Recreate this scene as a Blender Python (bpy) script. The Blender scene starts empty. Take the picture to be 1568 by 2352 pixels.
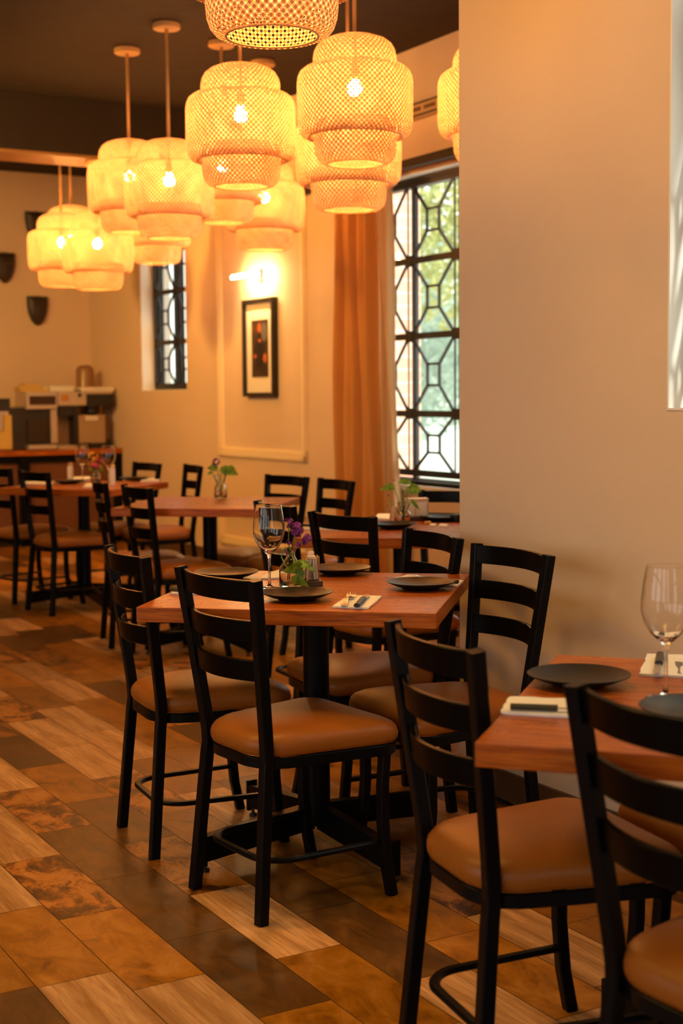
import bpy, bmesh, math, random
from math import sin, cos, pi, radians, sqrt, atan2
from mathutils import Vector, Matrix
random.seed(7)
S = bpy.context.scene
COL = S.collection

# ---------------------------------------------------------------- camera
F_PX, EYE = 3267.0, 1.313
TH, RO = math.atan(271 / F_PX), 0.0085
_f = Vector((0, cos(TH), -sin(TH))); _r = Vector((1, 0, 0)); _u = _r.cross(_f)
CR = cos(RO) * _r - sin(RO) * _u; CU = cos(RO) * _u + sin(RO) * _r; CF = _f
cam_d = bpy.data.cameras.new('camera'); cam = bpy.data.objects.new('camera', cam_d); COL.objects.link(cam)
cam.matrix_world = Matrix(((CR.x, CU.x, -CF.x, 0), (CR.y, CU.y, -CF.y, 0), (CR.z, CU.z, -CF.z, EYE), (0, 0, 0, 1)))
cam_d.sensor_fit = 'VERTICAL'; cam_d.sensor_height = 36; cam_d.sensor_width = 24; cam_d.lens = 50.0
cam_d.dof.use_dof = True; cam_d.dof.focus_distance = 3.75; cam_d.dof.aperture_fstop = 3.6
cam_d.clip_start = 0.05; cam_d.clip_end = 200
S.camera = cam

# ---------------------------------------------------------------- world, sun, exposure
S.view_settings.view_transform = 'Standard'; S.view_settings.look = 'None'
S.view_settings.gamma = 1; S.view_settings.use_curve_mapping = False
S.view_settings.exposure = 0.45
S.cycles.use_denoising = True
S.cycles.max_bounces = 9; S.cycles.diffuse_bounces = 5; S.cycles.glossy_bounces = 4
S.cycles.transmission_bounces = 8; S.cycles.transparent_max_bounces = 24
S.cycles.sample_clamp_indirect = 6; S.cycles.sample_clamp_direct = 0
S.cycles.caustics_reflective = False; S.cycles.caustics_refractive = False
wd = bpy.data.worlds.new('sky'); S.world = wd; wd.use_nodes = True
wb = wd.node_tree.nodes['Background']; wb.inputs[0].default_value = (1.0, 0.965, 0.87, 1); wb.inputs[1].default_value = 2.3
sd = bpy.data.lights.new('sun', 'SUN'); sd.energy = 5.5; sd.angle = 0.06; sd.color = (1, 0.95, 0.85)
so = bpy.data.objects.new('sun', sd); COL.objects.link(so)
BULB_POWER = 700.0
BULB_COLOR = (1.0, 0.43, 0.10)
# unseen warm fill panels added left of and above the view: x, y, watts
FILL_PANELS = [(-2.2, 3.9, 24), (-0.5, 3.4, 18), (0.6, 1.2, 16)]
WALL_FILLS = [((-3.7, 8.2, 2.95), (5.6, 10.5, 2.3), 36), ((-4.9, 8.6, 2.95), (1.5, 12.9, 2.0), 24)]   # added, unseen fill lights for the far walls: place, aim (n, w, z), watts
FILL_COLOR = (1.0, 0.54, 0.11)

# ---------------------------------------------------------------- room frame: n = towards the window wall, w = along it, away from the entrance
C30, S30 = cos(radians(30)), sin(radians(30))
so.rotation_euler = Vector((C30 * .17 + S30, S30 * .17 - C30, 0.80)).to_track_quat('Z', 'Y').to_euler()   # low sun raking along the outside of the window walls
def NW(n, w, z=0.0): return Vector((n * C30 - w * S30, n * S30 + w * C30, z))
RZ = radians(30)
def ray(px, py): return CF + CR * ((px - 784) / F_PX) - CU * ((py - 1176) / F_PX)
def on_z(px, py, z):
    d = ray(px, py); return Vector((0, 0, EYE)) + d * ((z - EYE) / d.z)
def at_depth(px, py, Z): return Vector((0, 0, EYE)) + ray(px, py) * Z
def on_n(px, py, n):
    d = ray(px, py); t = n / (d.x * C30 + d.y * S30); p = Vector((0, 0, EYE)) + d * t
    return (-p.x * S30 + p.y * C30, p.z)          # (w, z)
def on_w(px, py, w):
    d = ray(px, py); t = w / (-d.x * S30 + d.y * C30); p = Vector((0, 0, EYE)) + d * t
    return (p.x * C30 + p.y * S30, p.z)           # (n, z)

for _x, _y, _p in FILL_PANELS:
    _l = bpy.data.lights.new('fill_panel', 'AREA'); _l.shape = 'SQUARE'; _l.size = .55; _l.energy = _p; _l.color = FILL_COLOR
    _o = bpy.data.objects.new('fill_panel_light', _l); COL.objects.link(_o); _o.location = (_x, _y, 3.30)
for _c, _a, _p in WALL_FILLS:
    _l = bpy.data.lights.new('wall_fill', 'AREA'); _l.shape = 'SQUARE'; _l.size = .35; _l.energy = _p; _l.color = FILL_COLOR; _l.spread = radians(115)
    _o = bpy.data.objects.new('wall_fill_light', _l); COL.objects.link(_o); _o.location = _c
    _o.rotation_euler = (Vector(_c) - NW(*_a)).to_track_quat('Z', 'Y').to_euler()

# ---------------------------------------------------------------- tags
def tag(o, label=None, cat=None, group=None, kind=None):
    if label: o['label'] = label
    if cat: o['category'] = cat
    if group: o['group'] = group
    if kind: o['kind'] = kind
    return o
def thing(name, label, cat, loc=(0, 0, 0), rz=0.0, group=None):
    o = bpy.data.objects.new(name, None); COL.objects.link(o)
    o.location = loc; o.rotation_euler = (0, 0, rz); o.empty_display_size = .05
    return tag(o, label, cat, group)
def struct(name):
    o = bpy.data.objects.new(name, None); COL.objects.link(o); o['kind'] = 'structure'; return o
def copy_tree(o, parent=None, skip=()):
    c = o.copy(); COL.objects.link(c)
    if parent: c.parent = parent
    for ch in list(o.children):
        if ch.name.split('.')[0] not in skip: copy_tree(ch, c)
    return c

# ---------------------------------------------------------------- mesh builder
class MB:
    def __init__(s): s.bm = bmesh.new(); s.uv = None
    def box(s, c, size, rz=0.0, rot=None, bevel=0.0):
        m = Matrix.Translation(c) @ (rot.to_4x4() if rot else Matrix.Rotation(rz, 4, 'Z')) @ Matrix.Diagonal((size[0], size[1], size[2], 1))
        r = bmesh.ops.create_cube(s.bm, size=1.0, matrix=m)
        if bevel > 0:
            es = list({e for v in r['verts'] for e in v.link_edges})
            bmesh.ops.bevel(s.bm, geom=es, offset=bevel, segments=2, affect='EDGES', profile=0.6)
        return s
    def nbox(s, n0, n1, w0, w1, z0, z1, bevel=0.0):
        return s.box(NW((n0 + n1) / 2, (w0 + w1) / 2, (z0 + z1) / 2), (abs(n1 - n0), abs(w1 - w0), abs(z1 - z0)), RZ, bevel=bevel)
    def prof_sweep(s, pts, prof, closed=False, up=Vector((0, 0, 1)), smooth_side=False, caps=True):
        pts = [Vector(p) for p in pts]; n = len(pts); rings = []
        for i, p in enumerate(pts):
            if closed: t = (pts[(i + 1) % n] - pts[i - 1])
            else: t = (pts[min(i + 1, n - 1)] - pts[max(i - 1, 0)])
            t.normalize(); sd_ = t.cross(up)
            if sd_.length < 1e-4: sd_ = t.cross(Vector((0, 1, 0)))
            sd_.normalize(); u2 = sd_.cross(t)
            rings.append([s.bm.verts.new(p + sd_ * a + u2 * b) for a, b in prof])
        k = len(prof)
        for i in range(n if closed else n - 1):
            A, B = rings[i], rings[(i + 1) % n]
            for j in range(k): s.bm.faces.new((A[j], A[(j + 1) % k], B[(j + 1) % k], B[j]))
        if not closed and caps:
            s.bm.faces.new(rings[0][::-1]); s.bm.faces.new(rings[-1])
        return s
    def tube(s, pts, r, seg=8, closed=False, up=Vector((0, 0, 1))):
        return s.prof_sweep(pts, [(r * cos(2 * pi * i / seg), r * sin(2 * pi * i / seg)) for i in range(seg)], closed, up)
    def bar(s, pts, w, h, closed=False, up=Vector((0, 0, 1)), ch=0.0):
        a, b = w / 2, h / 2
        if ch: pr = [(a, -b + ch), (a, b - ch), (a - ch, b), (-a + ch, b), (-a, b - ch), (-a, -b + ch), (-a + ch, -b), (a - ch, -b)]
        else: pr = [(a, -b), (a, b), (-a, b), (-a, -b)]
        return s.prof_sweep(pts, pr, closed, up)
    def lathe(s, prof, seg=32, c=(0, 0, 0), uv=None, axis=None):
        c = Vector(c); rings = []; L = [0.0]
        for i in range(1, len(prof)): L.append(L[-1] + math.dist(prof[i], prof[i - 1]))
        for r, z in prof:
            if r < 1e-6: rings.append([s.bm.verts.new(c + Vector((0, 0, z)))])
            else: rings.append([s.bm.verts.new(c + Vector((r * cos(2 * pi * k / seg), r * sin(2 * pi * k / seg), z))) for k in range(seg)])
        uvl = (s.bm.loops.layers.uv.get('UVMap') or s.bm.loops.layers.uv.new('UVMap')) if uv else None
        for i in range(len(prof) - 1):
            A, B = rings[i], rings[i + 1]
            for k in range(seg):
                k2 = (k + 1) % seg
                if len(A) == 1 and len(B) == 1: continue
                if len(A) == 1: vs = (A[0], B[k2], B[k]); q = ((k + .5, i), (k + 1, i + 1), (k, i + 1))
                elif len(B) == 1: vs = (A[k], A[k2], B[0]); q = ((k, i), (k + 1, i), (k + .5, i + 1))
                else: vs = (A[k], A[k2], B[k2], B[k]); q = ((k, i), (k + 1, i), (k + 1, i + 1), (k, i + 1))
                f = s.bm.faces.new(vs)
                if uvl:
                    for lp, (a, b) in zip(f.loops, q): lp[uvl].uv = (a / seg * uv[0], L[b] * uv[1])
        return s
    def quad(s, *ps):
        s.bm.faces.new([s.bm.verts.new(p) for p in ps]); return s
    def build(s, name, mat, parent=None, smooth=False, mods=()):
        bmesh.ops.recalc_face_normals(s.bm, faces=s.bm.faces[:])
        me = bpy.data.meshes.new(name); s.bm.to_mesh(me); s.bm.free()
        if smooth:
            for p in me.polygons: p.use_smooth = True
        me.materials.append(mat)
        o = bpy.data.objects.new(name, me); COL.objects.link(o)
        if parent: o.parent = parent
        if smooth == 'auto':
            m = o.modifiers.new('es', 'EDGE_SPLIT'); m.split_angle = radians(40)
        for m_, kw in mods:
            m = o.modifiers.new(m_.lower(), m_)
            for k, v in kw.items(): setattr(m, k, v)
        return o

# ---------------------------------------------------------------- materials
def newmat(name):
    m = bpy.data.materials.new(name); m.use_nodes = True; nt = m.node_tree
    for n in list(nt.nodes): nt.nodes.remove(n)
    out = nt.nodes.new('ShaderNodeOutputMaterial'); return m, nt, out
def N(nt, t, **kw):
    n = nt.nodes.new(t)
    for k, v in kw.items():
        if k.startswith('i_'): n.inputs[k[2:].replace('_', ' ')].default_value = v
        else: setattr(n, k, v)
    return n
def mth(nt, op, a, b=None, c=None):
    n = nt.nodes.new('ShaderNodeMath'); n.operation = op
    for i, v in enumerate((a, b, c)):
        if v is None: continue
        if isinstance(v, (int, float)): n.inputs[i].default_value = v
        else: nt.links.new(v, n.inputs[i])
    return n.outputs[0]
def mixc(nt, f, a, b, bt='MIX'):
    n = nt.nodes.new('ShaderNodeMix'); n.data_type = 'RGBA'; n.blend_type = bt
    for i, v in ((0, f), (6, a), (7, b)):
        if isinstance(v, (int, float)): n.inputs[i].default_value = v
        elif isinstance(v, tuple): n.inputs[i].default_value = (*v[:3], 1)
        else: nt.links.new(v, n.inputs[i])
    return n.outputs[2]
def ramp(nt, f, stops):
    n = nt.nodes.new('ShaderNodeValToRGB'); e = n.color_ramp.elements
    while len(e) < len(stops): e.new(0.5)
    for i, (p, c) in enumerate(stops): e[i].position = p; e[i].color = (*c, 1) if len(c) == 3 else c
    nt.links.new(f, n.inputs[0]); return n.outputs[0]
def pbsdf(nt, out, color, rough=0.5, metal=0.0, spec=0.5, coat=0.0, bump=None, bstr=0.2, bdist=0.01, sheen=0.0):
    b = nt.nodes.new('ShaderNodeBsdfPrincipled')
    for k, v in (('Base Color', color), ('Roughness', rough), ('Metallic', metal)):
        if isinstance(v, (int, float)): b.inputs[k].default_value = v
        elif isinstance(v, tuple): b.inputs[k].default_value = (*v[:3], 1)
        else: nt.links.new(v, b.inputs[k])
    b.inputs['Specular IOR Level'].default_value = spec; b.inputs['Coat Weight'].default_value = coat
    b.inputs['Coat Roughness'].default_value = 0.12; b.inputs['Sheen Weight'].default_value = sheen
    if bump is not None:
        bn = nt.nodes.new('ShaderNodeBump'); bn.inputs['Strength'].default_value = bstr; bn.inputs['Distance'].default_value = bdist
        nt.links.new(bump, bn.inputs['Height']); nt.links.new(bn.outputs[0], b.inputs['Normal'])
    nt.links.new(b.outputs[0], out.inputs[0]); return b
def simple(name, color, rough=0.5, metal=0.0, spec=0.5, coat=0.0, nscale=0, nvar=0.15, bstr=0.0, sheen=0.0):
    m, nt, out = newmat(name); col = color; bump = None
    if nscale:
        tc = N(nt, 'ShaderNodeTexCoord'); no = N(nt, 'ShaderNodeTexNoise'); no.inputs['Scale'].default_value = nscale; no.inputs['Detail'].default_value = 5
        nt.links.new(tc.outputs['Object'], no.inputs['Vector'])
        dk = tuple(c * (1 - nvar) for c in color); lt = tuple(min(1, c * (1 + nvar)) for c in color)
        col = mixc(nt, no.outputs[0], dk, lt)
        if bstr: bump = no.outputs[0]
    pbsdf(nt, out, col, rough, metal, spec, coat, bump, bstr, 0.01, sheen)
    return m

def wall_paint(name, color, rough=0.75):
    m, nt, out = newmat(name)
    g = N(nt, 'ShaderNodeNewGeometry'); n1 = N(nt, 'ShaderNodeTexNoise', i_Scale=1.3, i_Detail=4.0); n2 = N(nt, 'ShaderNodeTexNoise', i_Scale=9.0, i_Detail=6.0)
    n3 = N(nt, 'ShaderNodeTexNoise', i_Scale=2.2, i_Detail=8.0, i_Distortion=1.5)
    for n in (n1, n2, n3): nt.links.new(g.outputs['Position'], n.inputs['Vector'])
    c = mixc(nt, n1.outputs[0], tuple(v * .93 for v in color), tuple(min(1, v * 1.06) for v in color))
    h = mth(nt, 'ADD', n2.outputs[0], mth(nt, 'MULTIPLY', n3.outputs[0], 1.5))
    pbsdf(nt, out, c, rough, 0, 0.3, 0, h, 0.16, 0.02); return m
M_WALL = wall_paint('peach_wall_paint', (0.76, 0.57, 0.40))
M_REVEAL = wall_paint('white_reveal_paint', (0.86, 0.82, 0.75), 0.6)
M_MOULD = wall_paint('cream_moulding', (0.90, 0.72, 0.46), 0.5)
M_CEIL = wall_paint('dark_brown_ceiling', (0.020, 0.010, 0.0045), 0.8)
M_BEAM = wall_paint('dark_beam', (0.018, 0.010, 0.006), 0.7)
M_BEAMB = simple('beam_soffit_wood', (0.30, 0.135, 0.035), 0.5, nscale=6)

def chairblack(name, c=(0.0035, 0.0037, 0.0048), rough=0.34):
    m, nt, out = newmat(name); tc = N(nt, 'ShaderNodeTexCoord'); n1 = N(nt, 'ShaderNodeTexNoise', i_Scale=420.0, i_Detail=2.0)
    nt.links.new(tc.outputs['Object'], n1.inputs['Vector'])
    pbsdf(nt, out, c, rough, 0, 0.11, 0, n1.outputs[0], 0.12, 0.001); return m
M_BLACK = chairblack('powder_coated_black_metal')
M_SLAT = simple('black_stained_wood', (0.003, 0.0022, 0.002), 0.28, spec=0.06, nscale=18, nvar=.3)
M_IRON = simple('black_iron', (0.012, 0.012, 0.013), 0.5, nscale=30, nvar=.4, bstr=.2)

def leather():
    m, nt, out = newmat('brown_vinyl'); tc = N(nt, 'ShaderNodeTexCoord')
    vo = N(nt, 'ShaderNodeTexVoronoi', i_Scale=420.0); n1 = N(nt, 'ShaderNodeTexNoise', i_Scale=7.0, i_Detail=4.0)
    for n in (vo, n1): nt.links.new(tc.outputs['Object'], n.inputs['Vector'])
    sx = N(nt, 'ShaderNodeSeparateXYZ'); nt.links.new(tc.outputs['Object'], sx.inputs[0])
    # small gathers at the pulled-down rim
    ang = mth(nt, 'ARCTAN2', sx.outputs[1], mth(nt, 'SUBTRACT', sx.outputs[0], 0.2))
    pl = mth(nt, 'MULTIPLY', mth(nt, 'SINE', mth(nt, 'MULTIPLY', ang, 46.0)), mth(nt, 'LESS_THAN', sx.outputs[2], 0.438))
    h = mth(nt, 'ADD', mth(nt, 'MULTIPLY', vo.outputs[0], 0.15), mth(nt, 'MULTIPLY', pl, 0.12))
    c = mixc(nt, n1.outputs[0], (0.27, 0.078, 0.008), (0.35, 0.118, 0.015))
    pbsdf(nt, out, c, 0.38, 0, 0.28, 0.0, h, 0.35, 0.004); return m
M_SEAT = leather()

def tablewood():
    m, nt, out = newmat('varnished_oak'); tc = N(nt, 'ShaderNodeTexCoord')
    mp = N(nt, 'ShaderNodeMapping'); mp.inputs['Scale'].default_value = (1.2, 14, 14); nt.links.new(tc.outputs['Object'], mp.inputs[0])
    n1 = N(nt, 'ShaderNodeTexNoise', i_Scale=5.0, i_Detail=8.0, i_Distortion=0.6); nt.links.new(mp.outputs[0], n1.inputs['Vector'])
    mp2 = N(nt, 'ShaderNodeMapping'); mp2.inputs['Scale'].default_value = (3, 90, 90); nt.links.new(tc.outputs['Object'], mp2.inputs[0])
    n2 = N(nt, 'ShaderNodeTexNoise', i_Scale=4.0, i_Detail=4.0); nt.links.new(mp2.outputs[0], n2.inputs['Vector'])
    c1 = ramp(nt, n1.outputs[0], [(0.3, (0.26, 0.050, 0.003)), (0.5, (0.42, 0.098, 0.006)), (0.72, (0.58, 0.165, 0.012))])
    gr = ramp(nt, n2.outputs[0], [(0.29, (0.22, 0.20, 0.18)), (0.43, (0.8, 0.8, 0.8)), (0.56, (1.1, 1.1, 1.1))])
    c = mixc(nt, 0.75, c1, gr, 'MULTIPLY')
    # plank seams on the top
    sx = N(nt, 'ShaderNodeSeparateXYZ'); nt.links.new(tc.outputs['Object'], sx.inputs[0])
    q = mth(nt, 'FRACT', mth(nt, 'DIVIDE', mth(nt, 'ADD', sx.outputs[1], 5.02), 0.09))
    sid = mth(nt, 'FLOOR', mth(nt, 'DIVIDE', mth(nt, 'ADD', sx.outputs[1], 5.02), 0.09))
    wn = N(nt, 'ShaderNodeTexWhiteNoise', noise_dimensions='1D'); nt.links.new(sid, wn.inputs['W'])
    c = mixc(nt, mth(nt, 'MULTIPLY', wn.outputs[0], 0.30), c, (0.16, 0.04, 0.012))
    nb = N(nt, 'ShaderNodeTexNoise', i_Scale=30.0, i_Detail=5.0); nt.links.new(tc.outputs['Object'], nb.inputs['Vector'])
    rg = mth(nt, 'MULTIPLY_ADD', nb.outputs[0], 0.22, 0.20)
    h = mth(nt, 'ADD', n2.outputs[0], mth(nt, 'MULTIPLY', nb.outputs[0], 0.8))
    pbsdf(nt, out, c, rg, 0, 0.22, 0.0, h, 0.10, 0.002); return m
M_TABLE = tablewood()

def floor_mat():
    m, nt, out = newmat('wood_look_floor_tiles')
    at = N(nt, 'ShaderNodeAttribute', attribute_name='plank'); uv = N(nt, 'ShaderNodeUVMap', uv_map='UVMap')
    sp = N(nt, 'ShaderNodeSeparateColor'); nt.links.new(at.outputs['Color'], sp.inputs[0])
    kind, tone, seed = sp.outputs[0], sp.outputs[1], sp.outputs[2]
    sx = N(nt, 'ShaderNodeSeparateXYZ'); nt.links.new(uv.outputs[0], sx.inputs[0])   # metres: x across, y along
    def vec(ax, ay):
        cb = N(nt, 'ShaderNodeCombineXYZ')
        nt.links.new(mth(nt, 'MULTIPLY', sx.outputs[0], ax), cb.inputs[0]); nt.links.new(mth(nt, 'MULTIPLY', sx.outputs[1], ay), cb.inputs[1])
        nt.links.new(mth(nt, 'MULTIPLY', seed, 37.0), cb.inputs[2]); return cb.outputs[0]
    g1 = N(nt, 'ShaderNodeTexNoise', i_Scale=1.0, i_Detail=6.0, i_Distortion=2.2); nt.links.new(vec(34, 2.2), g1.inputs['Vector'])
    g2 = N(nt, 'ShaderNodeTexNoise', i_Scale=1.0, i_Detail=8.0, i_Distortion=0.6); nt.links.new(vec(11, 6), g2.inputs['Vector']); g2.inputs['Roughness'].default_value = 0.74
    g3 = N(nt, 'ShaderNodeTexNoise', i_Scale=1.0, i_Detail=5.0); nt.links.new(vec(150, 9), g3.inputs['Vector'])
    wv = N(nt, 'ShaderNodeTexWave', wave_type='BANDS', bands_direction='X', i_Scale=1.0, i_Distortion=7.0, i_Detail=3.0); wv.inputs['Detail Scale'].default_value = 0.6
    nt.links.new(vec(3.5, 0.7), wv.inputs['Vector'])
    light = mixc(nt, mth(nt, 'MULTIPLY_ADD', mth(nt, 'SUBTRACT', g1.outputs[0], 0.25), 1.3, mth(nt, 'MULTIPLY', wv.outputs[0], 0.30)), (0.26, 0.115, 0.038), (0.74, 0.46, 0.25))
    light = mixc(nt, mth(nt, 'MULTIPLY', mth(nt, 'GREATER_THAN', g3.outputs[0], 0.56), 0.30), light, (0.24, 0.11, 0.04))
    mid = ramp(nt, g2.outputs[0], [(0.32, (0.11, 0.042, 0.010)), (0.46, (0.27, 0.115, 0.030)), (0.56, (0.34, 0.155, 0.045)), (0.70, (0.42, 0.215, 0.080))])
    dark = ramp(nt, g2.outputs[0], [(0.32, (0.022, 0.011, 0.005)), (0.5, (0.085, 0.036, 0.010)), (0.70, (0.17, 0.083, 0.030))])
    dark = mixc(nt, mth(nt, 'MULTIPLY', g3.outputs[0], 0.3), dark, (0.20, 0.12, 0.06))
    rust = ramp(nt, g2.outputs[0], [(0.40, (0.045, 0.018, 0.007)), (0.47, (0.16, 0.065, 0.02)), (0.53, (0.38, 0.165, 0.055)), (0.7, (0.48, 0.25, 0.11))])
    def sel(lo, hi): return mth(nt, 'MULTIPLY', mth(nt, 'GREATER_THAN', kind, lo), mth(nt, 'LESS_THAN', kind, hi))
    c = mixc(nt, sel(.2, .45), light, mid); c = mixc(nt, sel(.45, .7), c, dark); c = mixc(nt, sel(.7, 2), c, rust)
    hs = N(nt, 'ShaderNodeHueSaturation', i_Saturation=1.12); nt.links.new(c, hs.inputs['Color']); nt.links.new(mth(nt, 'MULTIPLY_ADD', tone, 0.6, 0.7), hs.inputs['Value'])
    rg = mth(nt, 'MULTIPLY_ADD', g2.outputs[0], 0.25, 0.26)
    h = mth(nt, 'ADD', g2.outputs[0], mth(nt, 'MULTIPLY', g3.outputs[0], 0.6))
    pbsdf(nt, out, hs.outputs[0], rg, 0, 0.3, 0, h, 0.18, 0.003); return m
M_FLOOR = floor_mat()

def shade_mat():
    m, nt, out = newmat('woven_bamboo'); uv = N(nt, 'ShaderNodeUVMap', uv_map='UVMap'); sx = N(nt, 'ShaderNodeSeparateXYZ'); nt.links.new(uv.outputs[0], sx.inputs[0])
    a = mth(nt, 'ADD', sx.outputs[0], sx.outputs[1]); b = mth(nt, 'SUBTRACT', sx.outputs[0], sx.outputs[1])
    def near(v): return mth(nt, 'ABSOLUTE', mth(nt, 'SUBTRACT', mth(nt, 'FRACT', v), 0.5))
    da, db = near(a), near(b)             # 0 at strip centre .. 0.5 at the gap
    tc = N(nt, 'ShaderNodeTexCoord'); n1 = N(nt, 'ShaderNodeTexNoise', i_Scale=9.0, i_Detail=3.0); nt.links.new(tc.outputs['Object'], n1.inputs['Vector'])
    thr = mth(nt, 'MULTIPLY_ADD', n1.outputs[0], 0.12, 0.20)
    ga = mth(nt, 'GREATER_THAN', da, thr); gb = mth(nt, 'GREATER_THAN', db, thr)
    hole = mth(nt, 'MULTIPLY', ga, gb)
    both = mth(nt, 'MULTIPLY', mth(nt, 'SUBTRACT', 1.0, ga), mth(nt, 'SUBTRACT', 1.0, gb))
    col = mixc(nt, both, (0.70, 0.47, 0.33), (0.33, 0.14, 0.05))
    wn = N(nt, 'ShaderNodeTexWhiteNoise', noise_dimensions='2D'); cb = N(nt, 'ShaderNodeCombineXYZ')
    nt.links.new(mth(nt, 'FLOOR', a), cb.inputs[0]); nt.links.new(cb.outputs[0], wn.inputs['Vector'])
    col = mixc(nt, mth(nt, 'MULTIPLY', wn.outputs[0], 0.18), col, (0.36, 0.15, 0.04))
    d = N(nt, 'ShaderNodeBsdfDiffuse'); t = N(nt, 'ShaderNodeBsdfTranslucent'); mx = N(nt, 'ShaderNodeMixShader')
    nt.links.new(col, d.inputs[0]); nt.links.new(col, t.inputs[0]); mx.inputs[0].default_value = 0.16
    nt.links.new(d.outputs[0], mx.inputs[1]); nt.links.new(t.outputs[0], mx.inputs[2])
    tr = N(nt, 'ShaderNodeBsdfTransparent'); m2 = N(nt, 'ShaderNodeMixShader')
    nt.links.new(hole, m2.inputs[0]); nt.links.new(mx.outputs[0], m2.inputs[1]); nt.links.new(tr.outputs[0], m2.inputs[2])
    nt.links.new(m2.outputs[0], out.inputs[0]); return m
M_SHADE = shade_mat()
def emit(name, color, strength):
    m, nt, out = newmat(name); e = N(nt, 'ShaderNodeEmission'); e.inputs[0].default_value = (*color, 1); e.inputs[1].default_value = strength
    nt.links.new(e.outputs[0], out.inputs[0]); return m
M_BULB = emit('lit_bulb', BULB_COLOR, BULB_POWER)
M_TUBE = emit('lit_tube', (1.0, 0.66, 0.30), 150.0)
M_CORD = simple('pale_cord', (0.60, 0.33, 0.13), 0.6)
M_CANOPY = simple('pale_ceiling_rose', (0.62, 0.34, 0.12), 0.5)
def glassmat(name, color=(1, 1, 1), rough=0.0, ior=1.45):
    m, nt, out = newmat(name); g = N(nt, 'ShaderNodeBsdfGlass'); g.inputs['Color'].default_value = (*color, 1); g.inputs['Roughness'].default_value = rough; g.inputs['IOR'].default_value = ior
    nt.links.new(g.outputs[0], out.inputs[0]); return m
M_GLASS = glassmat('clear_glass', (1, 1, 1), 0, 1.33); M_VASE = glassmat('vase_glass', (0.97, 0.99, 0.95)); M_WATER = glassmat('water', (0.96, 0.98, 0.93), 0, 1.33)
def panemat():
    m, nt, out = newmat('window_glass'); t = N(nt, 'ShaderNodeBsdfTransparent'); t.inputs[0].default_value = (0.93, 0.97, 0.95, 1)
    g = N(nt, 'ShaderNodeBsdfGlossy'); g.inputs['Roughness'].default_value = 0.02; mx = N(nt, 'ShaderNodeMixShader'); mx.inputs[0].default_value = 0.06
    nt.links.new(t.outputs[0], mx.inputs[1]); nt.links.new(g.outputs[0], mx.inputs[2]); nt.links.new(mx.outputs[0], out.inputs[0]); return m
M_PANE = panemat()
M_PLATE = simple('matte_black_stoneware', (0.008, 0.007, 0.006), 0.36, spec=0.2, nscale=60, nvar=.3)
M_NAPKIN = simple('white_paper_napkin', (0.86, 0.83, 0.78), 0.8, nscale=40, nvar=.05)
M_STEEL = simple('brushed_steel', (0.62, 0.58, 0.54), 0.28, 1.0)
M_BRASS = simple('brass_wire', (0.75, 0.46, 0.18), 0.28, 1.0)
M_KNIFEH = simple('black_handle', (0.015, 0.015, 0.017), 0.45)
M_TRAY = simple('dark_walnut_tray', (0.055, 0.026, 0.015), 0.5, nscale=20, nvar=.3)
M_LEAF = None
def leafmat(name, a, b, tr=0.35):
    m, nt, out = newmat(name); tc = N(nt, 'ShaderNodeTexCoord'); n1 = N(nt, 'ShaderNodeTexNoise', i_Scale=60.0, i_Detail=3.0); nt.links.new(tc.outputs['Object'], n1.inputs['Vector'])
    c = ramp(nt, n1.outputs[0], [(0.35, a), (0.7, b)])
    p = N(nt, 'ShaderNodeBsdfPrincipled'); nt.links.new(c, p.inputs[0]); p.inputs['Roughness'].default_value = 0.4
    t = N(nt, 'ShaderNodeBsdfTranslucent'); nt.links.new(c, t.inputs[0]); mx = N(nt, 'ShaderNodeMixShader'); mx.inputs[0].default_value = tr
    nt.links.new(p.outputs[0], mx.inputs[1]); nt.links.new(t.outputs[0], mx.inputs[2]); nt.links.new(mx.outputs[0], out.inputs[0]); return m
M_LEAF = leafmat('green_leaf', (0.07, 0.20, 0.02), (0.30, 0.48, 0.06))
M_STEM = leafmat('green_stem', (0.12, 0.26, 0.03), (0.30, 0.42, 0.10), .2)
M_PETAL = leafmat('purple_petal', (0.16, 0.02, 0.22), (0.42, 0.10, 0.45), .3)
M_PINK = leafmat('pink_petal', (0.55, 0.07, 0.16), (0.70, 0.14, 0.22), .3)
M_YEL = leafmat('yellow_petal', (0.80, 0.40, 0.05), (0.85, 0.55, 0.12), .3)

# ================================================================ SETTING
CEIL = 3.36
NP, NWL, WB, WP = 2.70, 4.72, 12.9, 3.89      # pillar face, window wall, back wall, pillar corner
N_LEFT, W_FRONT = -3.6, -3.2

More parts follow.
